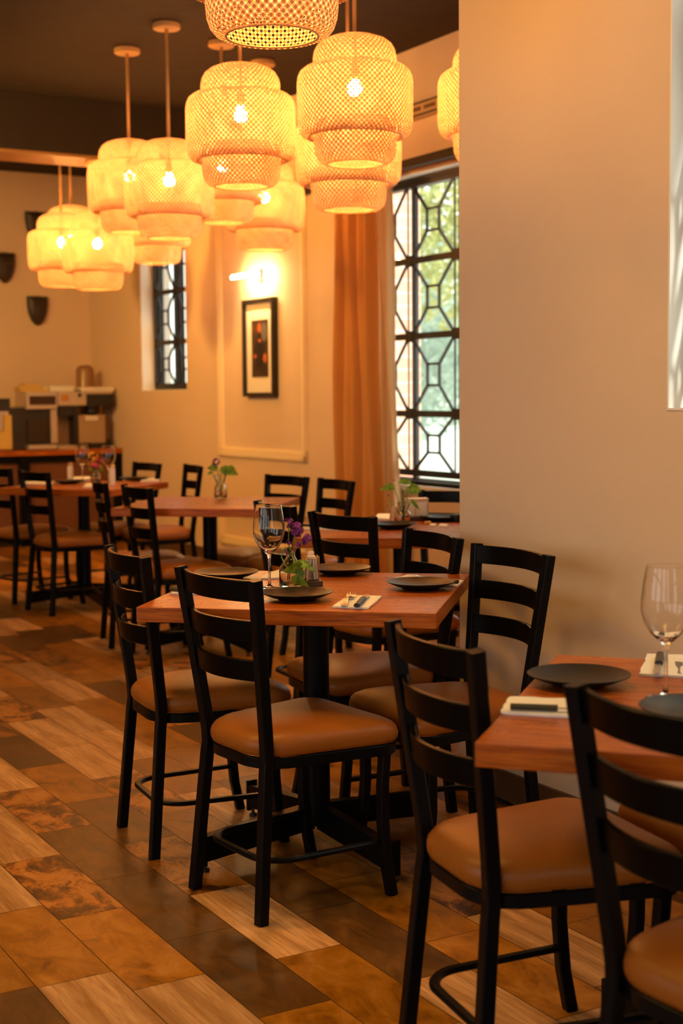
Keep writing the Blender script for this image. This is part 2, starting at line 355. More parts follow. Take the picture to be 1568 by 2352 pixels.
# floor: planks along w, 0.1765 wide and 0.495 long
def make_floor():
    bm = bmesh.new(); uvl = bm.loops.layers.uv.new('UVMap'); cl = bm.loops.layers.float_color.new('plank')
    PW, PL = 0.1765, 0.4950; rng = random.Random(11)
    offs = {-1: 2.52, 0: 3.003, 1: 2.880, 2: 3.60, 3: 2.870, 4: 3.10}
    L, Mi, D, R = 0.1, 0.35, 0.6, 0.9
    fixed = {(-1, 2.6): (D, .4), (-1, 2.1): (L, .2), (-1, 3.2): (Mi, .5), (0, 2.6): (L, .55), (0, 3.1): (Mi, .75), (0, 3.6): (L, .3), (0, 4.1): (Mi, .3),
             (1, 2.5): (L, .45), (1, 3.0): (Mi, .95), (1, 3.5): (R, .8), (1, 4.0): (L, .35), (1, 4.5): (L, .5), (2, 2.7): (D, .6), (2, 3.2): (D, .75), (2, 3.7): (D, 1.0),
             (2, 4.3): (R, .7), (3, 2.6): (Mi, .8), (3, 3.0): (L, .9), (3, 3.5): (R, .35), (3, 4.0): (D, .9), (3, 4.5): (Mi, .6),
             (4, 3.3): (D, .45), (4, 2.9): (D, .8), (4, 3.8): (Mi, .3), (5, 3.2): (Mi, .5), (4, 4.3): (R, .4)}
    k0, k1 = int((N_LEFT - .941) / PW) - 1, int((NWL - .941) / PW) + 1
    for k in range(k0, k1 + 1):
        n0 = .941 + k * PW; off = offs.get(k, rng.random() * PL)
        j0 = math.floor((W_FRONT - off) / PL); j1 = math.ceil((WB - off) / PL)
        for j in range(j0, j1):
            w0 = off + j * PL; a = 0.0011
            na, nb, wa, wb_ = n0 + a, n0 + PW - a, w0 + a, w0 + PL - a
            na, nb = max(na, N_LEFT), min(nb, NWL)
            if nb <= na: continue
            q = rng.random(); kd = L if q < .20 else Mi if q < .58 else D if q < .82 else R
            tn = rng.random()
            for (fk, fw), val in fixed.items():
                if fk == k and wa <= fw <= wb_: kd, tn = val
            sd_ = rng.random()
            vs = [bm.verts.new(NW(n, w, 0)) for n, w in ((na, wa), (nb, wa), (nb, wb_), (na, wb_))]
            f = bm.faces.new(vs)
            for lp, (n, w) in zip(f.loops, ((na, wa), (nb, wa), (nb, wb_), (na, wb_))):
                lp[uvl].uv = (n - n0, w - w0); lp[cl] = (kd, tn, sd_, 1)
    me = bpy.data.meshes.new('floor'); bm.to_mesh(me); bm.free(); me.materials.append(M_FLOOR)
    o = bpy.data.objects.new('floor', me); COL.objects.link(o); o['kind'] = 'structure'
    g = MB().nbox(N_LEFT - .2, NWL + .3, W_FRONT - .2, WB + .2, -0.10, -0.0012)
    og = g.build('grout', simple('dark_grout', (0.035, 0.022, 0.014), 0.8), o)
make_floor()
tag(MB().nbox(N_LEFT - .2, NP + .28, W_FRONT - .2, WB + .2, CEIL, CEIL + .15).nbox(NP + .28, NWL + .28, WP - .28, WB + .2, CEIL, CEIL + .15).build('ceiling', M_CEIL), kind='structure')

# pixel-measured openings of the two windows in the window wall
MW_W1 = 7.97; MW_W0 = 5.30; MW_Z0, MW_Z1 = 0.755, 2.63
FW_W0, FW_W1 = 10.67, 11.63; FW_Z0, FW_Z1 = 1.355, 2.75
def wall_window():
    m = MB(); t = .28; a, b = NWL, NWL + t
    m.nbox(a, b, WP - .25, MW_W0, 0, CEIL); m.nbox(a, b, MW_W0, MW_W1, 0, MW_Z0); m.nbox(a, b, MW_W0, MW_W1, MW_Z1, CEIL)
    m.nbox(a, b, MW_W1, FW_W0, 0, CEIL); m.nbox(a, b, FW_W0, FW_W1, 0, FW_Z0); m.nbox(a, b, FW_W0, FW_W1, FW_Z1, CEIL)
    m.nbox(a, b, FW_W1, WB + .2, 0, CEIL)
    return tag(m.build('wall_right', M_WALL), kind='structure')
wall_window()
tag(MB().nbox(N_LEFT - .2, NWL + .28, WB, WB + .2, 0, CEIL).build('wall_back', M_WALL), kind='structure')
def wall_left():
    m = MB(); a, b = N_LEFT - .2, N_LEFT; x = W_FRONT - .2
    for i, (p, q) in enumerate([(-2.8, -0.6), (0.0, 2.2), (2.7, 4.7)]):  # unseen side windows, added to let in more daylight
        m.nbox(a, b, x, p, 0, CEIL); m.nbox(a, b, p, q, 0, .7); m.nbox(a, b, p, q, 2.95, CEIL); x = q
        g = struct('window_%d' % (6 + i)); gm = MB()
        for s_ in (p + .03, (p + q) / 2, q - .03): gm.nbox(a + .08, b - .06, s_ - .03, s_ + .03, .7, 2.95)
        for z in (.73, 1.8, 2.92): gm.nbox(a + .08, b - .06, p, q, z - .03, z + .03)
        gm.build('window_frame', M_IRON, g)
    m.nbox(a, b, x, WB, 0, CEIL)
    return tag(m.build('wall_left', M_WALL), kind='structure')
wall_left()
# wall behind the camera with two tall street windows
def wall_front():
    m = MB(); a, b = W_FRONT - .2, W_FRONT; xs = [(-2.9, -1.7), (1.0, 2.2)]; x = N_LEFT
    for i, (p, q) in enumerate(xs):
        m.nbox(x, p, a, b, 0, CEIL); m.nbox(p, q, a, b, 0, .7); m.nbox(p, q, a, b, 2.7, CEIL); x = q
        g = struct('window_%d' % (4 + i)); gm = MB()
        for s_ in (p + .03, (p + q) / 2, q - .03): gm.nbox(s_ - .03, s_ + .03, a + .08, b - .06, .7, 2.7)
        for z in (.73, 1.7, 2.67): gm.nbox(p, q, a + .08, b - .06, z - .03, z + .03)
        gm.build('window_frame', M_IRON, g)
    m.nbox(x, NP + .3, a, b, 0, CEIL)
    return tag(m.build('wall_front', M_WALL), kind='structure')
wall_front()
# projecting wall with its own window
PW0, PW1, PZ0, PZ1 = 1.35, 2.905, 1.262, 2.95
def wall_pillar():
    m = MB(); a, b = NP, NP + .28
    m.nbox(a, b, W_FRONT, PW0, 0, CEIL); m.nbox(a, b, PW0, PW1, 0, PZ0); m.nbox(a, b, PW0, PW1, PZ1, CEIL); m.nbox(a, b, PW1, WP, 0, CEIL)
    m.nbox(b, NWL, WP - .28, WP, 0, CEIL)
    o = tag(m.build('wall_pillar', M_WALL), kind='structure')
wall_pillar()
def baseboard():
    m = MB().nbox(NP - .012, NP, W_FRONT, WP + .0, 0.0, .10)
    mat = simple('brown_wood_baseboard', (0.105, 0.055, 0.025), 0.5, nscale=14, nvar=.5)
    tag(m.build('baseboard_near', mat), kind='structure')
    tag(MB().nbox(NWL - .012, NWL, WP, WB, 0.0, .10).build('baseboard_far', mat), kind='structure')
baseboard()
# ceiling beam in front of the back wall
BW0, BW1, BZ = 9.60, 9.98, 2.985
def beam():
    o = MB().nbox(N_LEFT, NWL, BW0, BW1, BZ, CEIL).build('trim_1', M_BEAM); tag(o, kind='structure')
    MB().nbox(N_LEFT, NWL, BW0 - .0, BW1 + .0, BZ - .02, BZ).build('soffit', M_BEAMB, o)
beam()

for _x, _y, _p in FILL_PANELS:
    MB().box((_x, _y, 3.335), (.62, .62, .05)).build('fill_panel_housing', M_CANOPY, bpy.data.objects['ceiling'])  # housing for an added, unseen fill light
# ---------------------------------------------------------------- windows with iron grilles
def grille(parent, w0s, zs, n, thick=.018, name='grille', double=True, rh=.065):
    """w0s: list of cell edges, zs: list of row edges"""
    m = MB()
    def seg(a, b, t):
        p, q = NW(n, a[0], a[1]), NW(n, b[0], b[1]); m.bar([p, q], t, t, up=NW(1, 0, 0).normalized())
    for i, z in enumerate(zs): m.nbox(n - .008, n + .008, w0s[0] - .02, w0s[-1] + .02, z - .02, z + .02)
    for w in w0s:
        if double:
            for d in (-.024, .024): m.nbox(n - .004, n + .004, w + d - .005, w + d + .005, zs[0], zs[-1])
        else: m.nbox(n - .014, n + .014, w - .014, w + .014, zs[0], zs[-1])
        for z in zs[1:-1]: m.nbox(n - .01, n + .01, w - .034, w + .034, z - .034, z + .034)
    for i in range(len(w0s) - 1):
        for j in range(len(zs) - 1):
            a, b, c, d = w0s[i] + .02, w0s[i + 1] - .02, zs[j], zs[j + 1]; mw, mz = (a + b) / 2, (c + d) / 2
            ww, hh = rh, rh * min(1, (d - c) / .45)
            R = [(mw - ww, mz - hh), (mw + ww, mz - hh), (mw + ww, mz + hh), (mw - ww, mz + hh)]
            K = [(a, c), (b, c), (b, d), (a, d)]
            for k in range(4): seg(R[k], R[(k + 1) % 4], thick * .8); seg(R[k], K[k], thick * .8)
    return m.build(name, M_IRON, parent)
def window_main():
    g = struct('window_1'); n = NWL + .10
    e0 = on_n(1050, 771, n)[0]; e1 = on_n(943, 771, n)[0]; P = e1 - e0
    ws = [e0 - 2 * P, e0 - P, e0, e1, e1 + P]
    zs = [on_n(945, y, n)[1] for y in (1085, 950, 773, 600, 424)]
    ws[0] = MW_W0 + .02; ws[-1] = min(ws[-1], MW_W1 - .02)
    grille(g, ws, zs, n)
    f = MB(); z0, z1 = MW_Z0, MW_Z1
    f.nbox(n + .03, n + .09, MW_W0, MW_W1, z0, z0 + .028); f.nbox(n + .03, n + .09, MW_W0, MW_W1, z1 - .05, z1)
    f.nbox(n - .02, n + .03, MW_W0, MW_W1, z0 - .0, z0 + .018); f.nbox(n - .02, n + .03, MW_W0, MW_W1, z1 - .03, z1)
    for px in (955,):
        w = on_n(px, 771, n + .06)[0]; f.nbox(n + .045, n + .070, w - .02, w + .02, z0, z1)
    for w in (MW_W0 + .03, MW_W1 - .03, e0 - P * 1.02): f.nbox(n + .03, n + .09, w - .03, w + .03, z0, z1)
    f.build('window_frame', M_IRON, g)
    MB().nbox(n + .058, n + .062, MW_W0, MW_W1, z0, z1).build('window_pane', M_PANE, g)
    MB().nbox(NWL - .03, NWL + .28, MW_W0, MW_W1, z0 - .035, z0).build('window_sill', M_REVEAL, g)
    r = MB().nbox(NWL + .004, NWL + .28, MW_W1 - .006, MW_W1, z0, z1); r.nbox(NWL + .004, NWL + .28, MW_W0, MW_W1, z1 - .006, z1); r.build('reveal', M_REVEAL, g)
window_main()
def window_far():
    g = struct('window_2'); n = NWL + .13
    c = on_n(405, 780, n)[0]; e1 = on_n(362, 780, n)[0]
    ws = [c - (e1 - c) * 1.05, c, FW_W1 - .02]
    ws[0] = max(ws[0], FW_W0 + .02)
    z = [on_n(405, y, n)[1] for y in (885, 785, 667)]; zs = z + [z[-1] + .44, FW_Z1 - .02]
    if zs[-1] - zs[-2] < .12: zs.pop(-2)
    grille(g, ws, zs, n, .02, double=False, rh=.06)
    f = MB()
    for w in (FW_W0 + .02, FW_W1 - .02, c): f.nbox(n + .02, n + .07, w - .025, w + .025, FW_Z0, FW_Z1)
    for zz in (FW_Z0 + .02, FW_Z1 - .02): f.nbox(n - .01, n + .07, FW_W0, FW_W1, zz - .022, zz + .022)
    f.build('window_frame', M_IRON, g)
    MB().nbox(n + .044, n + .048, FW_W0, FW_W1, FW_Z0, FW_Z1).build('window_pane', M_PANE, g)
    r = MB().nbox(NWL + .004, NWL + .28, FW_W1 - .006, FW_W1, FW_Z0, FW_Z1); r.nbox(NWL + .004, NWL + .28, FW_W0, FW_W1, FW_Z0, FW_Z0 + .006)
    r.build('reveal', M_REVEAL, g)
window_far()
def window_near():
    g = struct('window_3'); n = NP + .085; ws = [PW0 + .02, (PW0 + PW1) / 2 - .26, (PW0 + PW1) / 2 + .26, PW1 - .035]; zs = [PZ0 + .07, 1.78, 2.24, 2.70, PZ1 - .02]
    grille(g, ws, zs, n)
    f = MB()
    for w in (PW0 + .03, PW1 - .045): f.nbox(n + .0, n + .06, w - .02, w + .02, PZ0, PZ1)
    for z in (PZ0 + .06, PZ1 - .03): f.nbox(n + .0, n + .06, PW0, PW1 - .03, z - .022, z + .022)
    f.build('window_frame', M_IRON, g)
    MB().nbox(n + .04, n + .044, PW0, PW1, PZ0, PZ1).build('window_pane', M_PANE, g)
    r = MB().nbox(NP - .003, NP + .28, PW1 - .006, PW1 + .0, PZ0, PZ1); r.nbox(NP - .003, NP + .28, PW0, PW1, PZ0 - .0, PZ0 + .006)
    r.build('reveal', M_REVEAL, g)
window_near()

# ---------------------------------------------------------------- wall mouldings
def moulding(name, w0, w1, z0, z1):
    m = MB(); n = NWL
    for d, wd_, th in ((0, .075, .014), (.012, .03, .026), (.05, .014, .020)):
        a, b, c, e = w0 + d, w1 - d, z0 + d, z1 - d
        m.nbox(n - th, n, a, a + wd_ if d == 0 else a + wd_, c, e); m.nbox(n - th, n, b - wd_, b, c, e)
        m.nbox(n - th, n, a, b, c, c + wd_); m.nbox(n - th, n, a, b, e - wd_, e)
    tag(m.build(name, M_MOULD), kind='structure')
ml1 = on_n(506, 1000, NWL)[0]; ml0 = on_n(708, 1000, NWL)[0]; mz = on_n(608, 1055, NWL)[1]
moulding('trim_2', ml0, ml1, mz, 2.92)
moulding('trim_3', ml0, ml1, .16, on_n(608, 1170, NWL)[1])

# ---------------------------------------------------------------- outside
def outside():
    g = MB().nbox(NWL + .3, 30, -10, 40, -0.35, -0.15)
    tag(g.build('pavement', simple('pale_concrete', (0.75, 0.76, 0.72), 0.8, nscale=2)), kind='structure')
    # brick wall of the neighbouring wing
    m, nt, out = newmat('pink_brick'); g2 = N(nt, 'ShaderNodeTexCoord'); br = N(nt, 'ShaderNodeTexBrick')
    mp = N(nt, 'ShaderNodeMapping'); mp.inputs['Rotation'].default_value = (radians(90), 0, 0)
    cx = N(nt, 'ShaderNodeSeparateXYZ'); cb = N(nt, 'ShaderNodeCombineXYZ'); nt.links.new(g2.outputs['Object'], cx.inputs[0])
    nt.links.new(mth(nt, 'ADD', mth(nt, 'MULTIPLY', cx.outputs[0], C30), mth(nt, 'MULTIPLY', cx.outputs[1], S30)), cb.inputs[0]); nt.links.new(cx.outputs[2], cb.inputs[1])
    nt.links.new(cb.outputs[0], br.inputs['Vector']); br.inputs['Scale'].default_value = 1.0; br.inputs['Brick Width'].default_value = 0.30; br.inputs['Row Height'].default_value = 0.10; br.inputs['Mortar Size'].default_value = 0.008
    br.inputs['Color1'].default_value = (0.62, 0.30, 0.21, 1); br.inputs['Color2'].default_value = (0.66, 0.38, 0.29, 1); br.inputs['Mortar'].default_value = (0.6, 0.5, 0.42, 1)
    pbsdf(nt, out, br.outputs[0], 0.9)
    o = MB().nbox(NWL + .30, 6.22, 9.5, 9.75, -.2, 4.5).build('brick_wall', m); tag(o, 'pink brick wall outside the tall window beside the curtain', 'wall', kind='structure')
    # white house wall further away
    MBo = MB().nbox(14, 14.3, 4, 34, -.2, 1.9).build('garden_wall', simple('white_garden_wall', (0.86, 0.9, 0.88), 0.8)); tag(MBo, 'pale garden wall far outside the windows', 'wall', kind='structure')
    # trees
    ly = leafmat('sunlit_foliage', (0.24, 0.30, 0.16), (0.66, 0.64, 0.24), .5); ld = leafmat('grey_green_foliage', (0.27, 0.36, 0.32), (0.44, 0.54, 0.48), .5)
    bark = simple('bark', (0.12, 0.08, 0.05), 0.9, nscale=12, nvar=.4)
    def tree(n, w, z, rx, rz, cnt, mat, sd_, size, label):
        rg = random.Random(sd_); p = NW(n, w, 0); t = thing('tree', label, 'tree', p, 0, None)
        bm = bmesh.new()
        for i in range(cnt):
            th = rg.random() * 2 * pi; ph = math.acos(2 * rg.random() - 1); r = rg.random() ** .45
            c = Vector((rx * r * sin(ph) * cos(th), rx * r * sin(ph) * sin(th), z + rz * r * cos(ph)))
            a = Vector((rg.gauss(0, 1), rg.gauss(0, 1), rg.gauss(0, 1))).normalized(); b = a.orthogonal().normalized(); s_ = size * (.6 + rg.random() * .8)
            bm.faces.new([bm.verts.new(c + a * s_), bm.verts.new(c + b * s_ * .45), bm.verts.new(c - a * s_), bm.verts.new(c - b * s_ * .45)])
        me = bpy.data.meshes.new('crown'); bm.to_mesh(me); bm.free(); me.materials.append(mat); o = bpy.data.objects.new('crown', me); COL.objects.link(o); o.parent = t
        MB().tube([(0, 0, -.2), (.05, 0, z * .5), (0, .05, z)], .07, 8).build('trunk', bark, t)
    tree(8.3, 11.8, 3.1, 1.3, 1.2, 5200, ly, 3, .055, 'yellow-green leafy tree outside behind the upper window panes')
    tree(9.2, 14.6, 1.7, 1.5, 1.0, 3600, ld, 5, .07, 'grey-green shrubby tree outside behind the middle window panes')
    tree(10.8, 17.5, 2.4, 2.0, 1.6, 4200, ld, 9, .09, 'pale distant tree outside behind the lower window panes')
outside()

# ================================================================ CHAIRS
def round_poly(P, R, seg=6):
    out = []; n = len(P)
    for i in range(n):
        a, b, c = Vector(P[i - 1]), Vector(P[i]), Vector(P[(i + 1) % n]); r = R[i]
        u, v = (a - b).normalized(), (c - b).normalized(); ang = u.angle(v); d = r / math.tan(ang / 2)
        p, q = b + u * d, b + v * d; cen = b + (u + v).normalized() * (r / sin(ang / 2))
        a0 = atan2(p.y - cen.y, p.x - cen.x); a1 = atan2(q.y - cen.y, q.x - cen.x); da = (a1 - a0 + pi) % (2 * pi) - pi
        for k in range(seg + 1): t = a0 + da * k / seg; out.append((cen.x + r * cos(t), cen.y + r * sin(t)))
    return out
def resample(P, n):
    P = [Vector(p) for p in P]; P.append(P[0]); L = [0]
    for i in range(1, len(P)): L.append(L[-1] + (P[i] - P[i - 1]).length)
    out = []; j = 0
    for k in range(n):
        s = L[-1] * k / n
        while L[j + 1] < s: j += 1
        t = (s - L[j]) / max(1e-9, L[j + 1] - L[j]); out.append(P[j].lerp(P[j + 1], t))
    return out
SEATO = resample(round_poly([(0.012, -.150), (.425, -.218), (.425, .218), (0.012, .150)], [.105, .055, .055, .105], 8), 56)
def make_chair():
    t = thing('dining_chair', 'x', 'chair', (0, 0, 0), 0)
    X = Vector((1, 0, 0))
    for s in (-1, 1):
        pts = [(0, .166 * s, 0), (.019, .154 * s, .22), (.032, .145 * s, .37), (.036, .143 * s, .40), (.0355, .144 * s, .43), (.032, .147 * s, .47), (-.016, .184 * s, .866)]
        MB().bar(pts, .029, .029, up=X, ch=.003).build('back_post', M_BLACK, t)
        y2 = .186 * s
        pts = [(.392, y2, 0), (.374, y2, .09), (.364, y2, .20), (.364, y2, .30), (.372, y2, .395)]
        MB().bar(pts, .027, .027, up=X, ch=.003).build('leg', M_BLACK, t)
    for z in (.836, .735, .634):
        pts = []
        for k in range(13):
            hw = .147 + .037 * (z - .47) / .396 - .013; y = hw * (k / 6 - 1); q = 1 - (y / hw) ** 2
            pts.append((.032 - (z - .47) * .121 + .004 - .042 * q, y, z))
        MB().bar(pts, .012, .054, up=Vector((-.12, 0, 1)), ch=.002).build('backrest_slat', M_SLAT, t, smooth='auto')
    m = MB(); R = []
    cx, cy = .225, 0
    for sc, z in ((.93, .408), (.985, .412), (1.005, .422), (1.010, .434), (.995, .447), (.955, .4575), (.88, .466), (.74, .474), (.5, .4805), (.25, .484)):
        R.append([m.bm.verts.new((cx + (p.x - cx) * sc, cy + (p.y - cy) * sc, z)) for p in SEATO])
    for A, B in zip(R, R[1:]):
        for k in range(56): m.bm.faces.new((A[k], A[(k + 1) % 56], B[(k + 1) % 56], B[k]))
    m.bm.faces.new(R[0][::-1]); m.bm.faces.new(R[-1])
    m.build('seat_cushion', M_SEAT, t, smooth=True)
    MB().bar([(cx + (p.x - cx) * .965, p.y * .965, .394) for p in SEATO], .010, .028, closed=True, ch=.002).build('seat_frame', M_BLACK, t, smooth='auto')
    U = round_poly([(.366, -.176), (.366, .176), (.030, .152), (.030, -.152)], [.001, .001, .085, .085], 8)
    k = 18
    U = [p for p in U if True]
    path = U[9:]                                   # starts at the second front corner, runs round the back, ends at the first
    path = [(x, y, .145) for x, y in path] + [(.366, -.176, .145)]
    MB().bar(path[0:], .022, .013, ch=.004).build('stretcher', M_BLACK, t, smooth='auto')
    return t
CH0 = make_chair(); used = [False]
def chair(x, y, ang, label, group='black ladder-back dining chairs'):
    o = CH0 if not used[0] else copy_tree(CH0); used[0] = True
    o.location = (x, y, 0); o.rotation_euler = (0, 0, radians(ang)); tag(o, label, 'chair', group); return o
G1, G2, G3, G4, G5 = ['chairs around the %s' % s for s in ('main table', 'table in the near corner', 'table by the big window', 'vase table by the wall', 'table by the counter')]
chair(-.3035, 3.571, 35.4, 'black ladder-back chair in sharp focus, whole, its back to the viewer at the main table', G1)
chair(-.610, 4.106, 24.5, 'black chair with brown seat at the far-left corner of the main table', G1)
chair(0.472, 4.045, 207, 'black chair against the bare wall facing the main table, all three slats showing', G1)
chair(.276, 4.537, 202.5, 'black chair beside the wall corner, behind the plate with fork and knife', G1)
chair(.180, 2.623, 21, 'blurred black chair in front of the near corner table, its full brown seat showing', G2)
chair(.470, 2.007, 33, 'blurred black chair nearest the viewer, cut by the frame edge', G2)
chair(1.029, 2.940, 207, 'chair tucked under the wall side of the near corner table, only its seat showing', G2)
chair(0.012, 5.318, 38, 'black chair pulled up in front of the big window table, just behind the round plates', G3)
chair(-0.263, 5.869, 26, 'black chair half hidden behind the wine glass on the main table', G3)
chair(0.530, 6.489, 243, 'black chair under the big iron-grilled window, behind the white napkin holder', G3)
chair(-0.041, 7.450, 207, 'black chair standing in front of the orange curtain', G4)
chair(-0.312, 7.852, 218, 'black chair under the framed picture moulding, behind the vase table', G4)
chair(-1.003, 7.059, 28, 'black chair in front of the vase table, its brown seat catching light', G4)
chair(-1.254, 7.491, 17, 'narrow-looking black chair between the vase table and the table by the counter', G4)
chair(-1.838, 8.568, 38, 'black chair with its back to the viewer at the table by the counter', G5)
chair(-2.186, 9.077, 40, 'black chair cut by the frame edge beside the table by the counter', G5)
chair(-1.312, 9.512, 214, 'black chair behind the table by the counter, below the small far window', G5)
chair(-0.966, 9.140, 201, 'narrow black chair by the wall between the two far tables', G5)

# ================================================================ TABLES
def make_table():
    t = thing('dining_table', 'x', 'table'); a = .40
    MB().box((0, 0, .735), (.8, .8, .040), bevel=.0025).build('tabletop', M_TABLE, t)
    MB().tube([(0, 0, .07), (0, 0, .705)], .0375, 24).build('column', M_BLACK, t, smooth='auto')
    m = MB().box((0, 0, .709), (.46, .05, .010)).box((0, 0, .7085), (.05, .46, .009)).box((0, 0, .70), (.14, .14, .008)); m.build('mounting_plate', M_IRON, t)
    for k in range(4):
        th = radians(45 + 90 * k) ; d = Vector((cos(th), sin(th), 0)); p = Vector((-sin(th), cos(th), 0))
        m = MB(); vs = []
        for s in (-1, 1):
            o = p * .016 * s
            vs.append([m.bm.verts.new(d * r + o + Vector((0, 0, z))) for r, z in ((.02, .060), (.375, .030), (.375, .100), (.02, .132))])
        m.bm.faces.new(vs[0]); m.bm.faces.new(vs[1][::-1])
        for i in range(4): m.bm.faces.new((vs[0][i], vs[0][(i + 1) % 4], vs[1][(i + 1) % 4], vs[1][i]))
        m.box(d * .378 + Vector((0, 0, .066)), (.010, .034, .095), th)
        o = m.build('base_arm', M_BLACK, t)
        MB().lathe([(0, 0), (.013, 0), (.013, .008), (.005, .010), (.005, .03), (0, .03)], 10, d * .372).build('leveling_foot', M_IRON, o)
    return t
T0 = make_table(); tused = [False]; TABLES = {}
def table(key, x, y, ang, label, base_rot=0):
    o = T0 if not tused[0] else copy_tree(T0); tused[0] = True
    o.location = (x, y, 0); o.rotation_euler = (0, 0, radians(ang)); tag(o, label, 'table', 'square oak pedestal tables'); return o
TZ = .755
table('a', -.077, 4.05, -11.05, 'square varnished oak table in the middle, set with four black plates')
table('b', .714, 2.496, -18, 'square oak table in the near corner, cut by the frame edge')
table('c', .250, 5.870, -6, 'oak table in the niche under the big iron-grilled window')
table('d', -.687, 7.395, -10, 'bare oak table by the wall holding only a vase of greens')
table('e', -1.625, 8.956, -18, 'oak table by the counter, set with two wine glasses and flowers')

# ================================================================ PENDANT LAMPS
def lamp_tpl():
    t = thing('pendant_lamp', 'x', 'lamp')
    dr = [(.181, .130), (.188, .122), (.200, .118), (.212, .116), (.228, .124), (.241, .142), (.248, .170), (.250, .205), (.250, .346), (.247, .370), (.237, .392), (.220, .406), (.198, .413), (.170, .416)]
    MB().lathe(dr, 72, uv=(70, 44)).build('shade_drum', M_SHADE, t, smooth=True)
    do = [(.176, .408), (.1795, .430), (.180, .455), (.175, .480), (.161, .505), (.137, .524), (.100, .538), (.06, .546), (.028, .548)]
    MB().lathe(do, 60, uv=(50, 44)).build('shade_dome', M_SHADE, t, smooth=True)
    lo = [(.122, .004), (.136, .002), (.154, .010), (.167, .026), (.175, .050), (.178, .080), (.178, .150), (.176, .185)]
    MB().lathe(lo, 60, uv=(50, 44)).build('shade_collar', M_SHADE, t, smooth=True)
    rm = simple('bamboo_rim', (0.55, 0.30, 0.12), 0.5) if 'bamboo_rim' not in bpy.data.materials else bpy.data.materials['bamboo_rim']
    MB().tube([(.200 * cos(2 * pi * k / 48), .200 * sin(2 * pi * k / 48), .119) for k in range(48)], .0035, 6, closed=True).build('rim', rm, t, smooth=True)
    MB().tube([(.123 * cos(2 * pi * k / 48), .123 * sin(2 * pi * k / 48), .004) for k in range(48)], .003, 6, closed=True).build('rim', rm, t, smooth=True)
    MB().lathe([(0, .292), (.016, .295), (.027, .306), (.031, .322), (.029, .338), (.018, .354), (.013, .362), (0, .362)], 12).build('bulb', M_BULB, t, smooth=True)
    MB().lathe([(0, .362), (.017, .362), (.018, .42), (.010, .43), (.006, .436), (.006, .548), (.03, .550), (.03, .553), (0, .553)], 12).build('socket', M_CORD, t, smooth='auto')
    return t
LT = lamp_tpl(); lused = [False]
def lamp(px, py, Z, label, top=CEIL, dx=0):
    p = at_depth(px, py, Z); o = LT if not lused[0] else copy_tree(LT, None, ('cord', 'ceiling_rose')); lused[0] = True
    o.location = p; tag(o, label, 'lamp', 'woven bamboo pendant lamps'); h = top - p.z
    o.rotation_euler = (0, 0, px * .37)
    MB().tube([(0, 0, .550), (0, 0, h - .02)], .0085, 8).build('cord', M_CORD, o, smooth=True)
    MB().lathe([(0, h - .032), (.070, h - .032), (.076, h - .027), (.076, h - .004), (.072, h), (0, h)], 28).build('ceiling_rose', M_CANOPY, o, smooth='auto')
    return o
lamp(625, 87, 3.80, 'woven bamboo pendant lamp cropped by the top edge, nearest and largest')
lamp(816, 379, 6.16, 'bamboo pendant lamp in front of another, nearest to the bare wall corner')
lamp(555, 430, 6.48, 'bamboo pendant lamp hanging directly below and left of the largest one')
lamp(801, 484, 6.72, 'bamboo pendant lamp mostly hidden behind the one near the bare wall corner')
lamp(391, 549, 7.95, 'bamboo pendant lamp with its whole cord and ceiling rose showing, rose topmost')
lamp(300, 535, 8.50, 'bamboo pendant lamp half covered by its front neighbour, second-lowest ceiling rose on dark ceiling')
lamp(514, 513, 8.35, 'bamboo pendant lamp hidden behind others, only its lower tiers peeking out')
lamp(609, 575, 8.85, 'bamboo pendant lamp right above the picture light')
lamp(361, 606, 10.35, 'bamboo pendant lamp whose lowest tier covers the top of the small far window', BZ - .02)
lamp(226, 666, 10.12, 'bamboo pendant lamp lowest in the room, in front of its twin by the beam', BZ - .02)
lamp(144, 659, 10.62, 'bamboo pendant lamp farthest left, nearest the dark wall masks')
lamp(166, 634, 11.16, 'bamboo pendant lamp behind the farthest-left pair, only its top tiers showing')
lamp(1129, 372, 6.60, 'bamboo pendant lamp cut off by the edge of the bare wall')

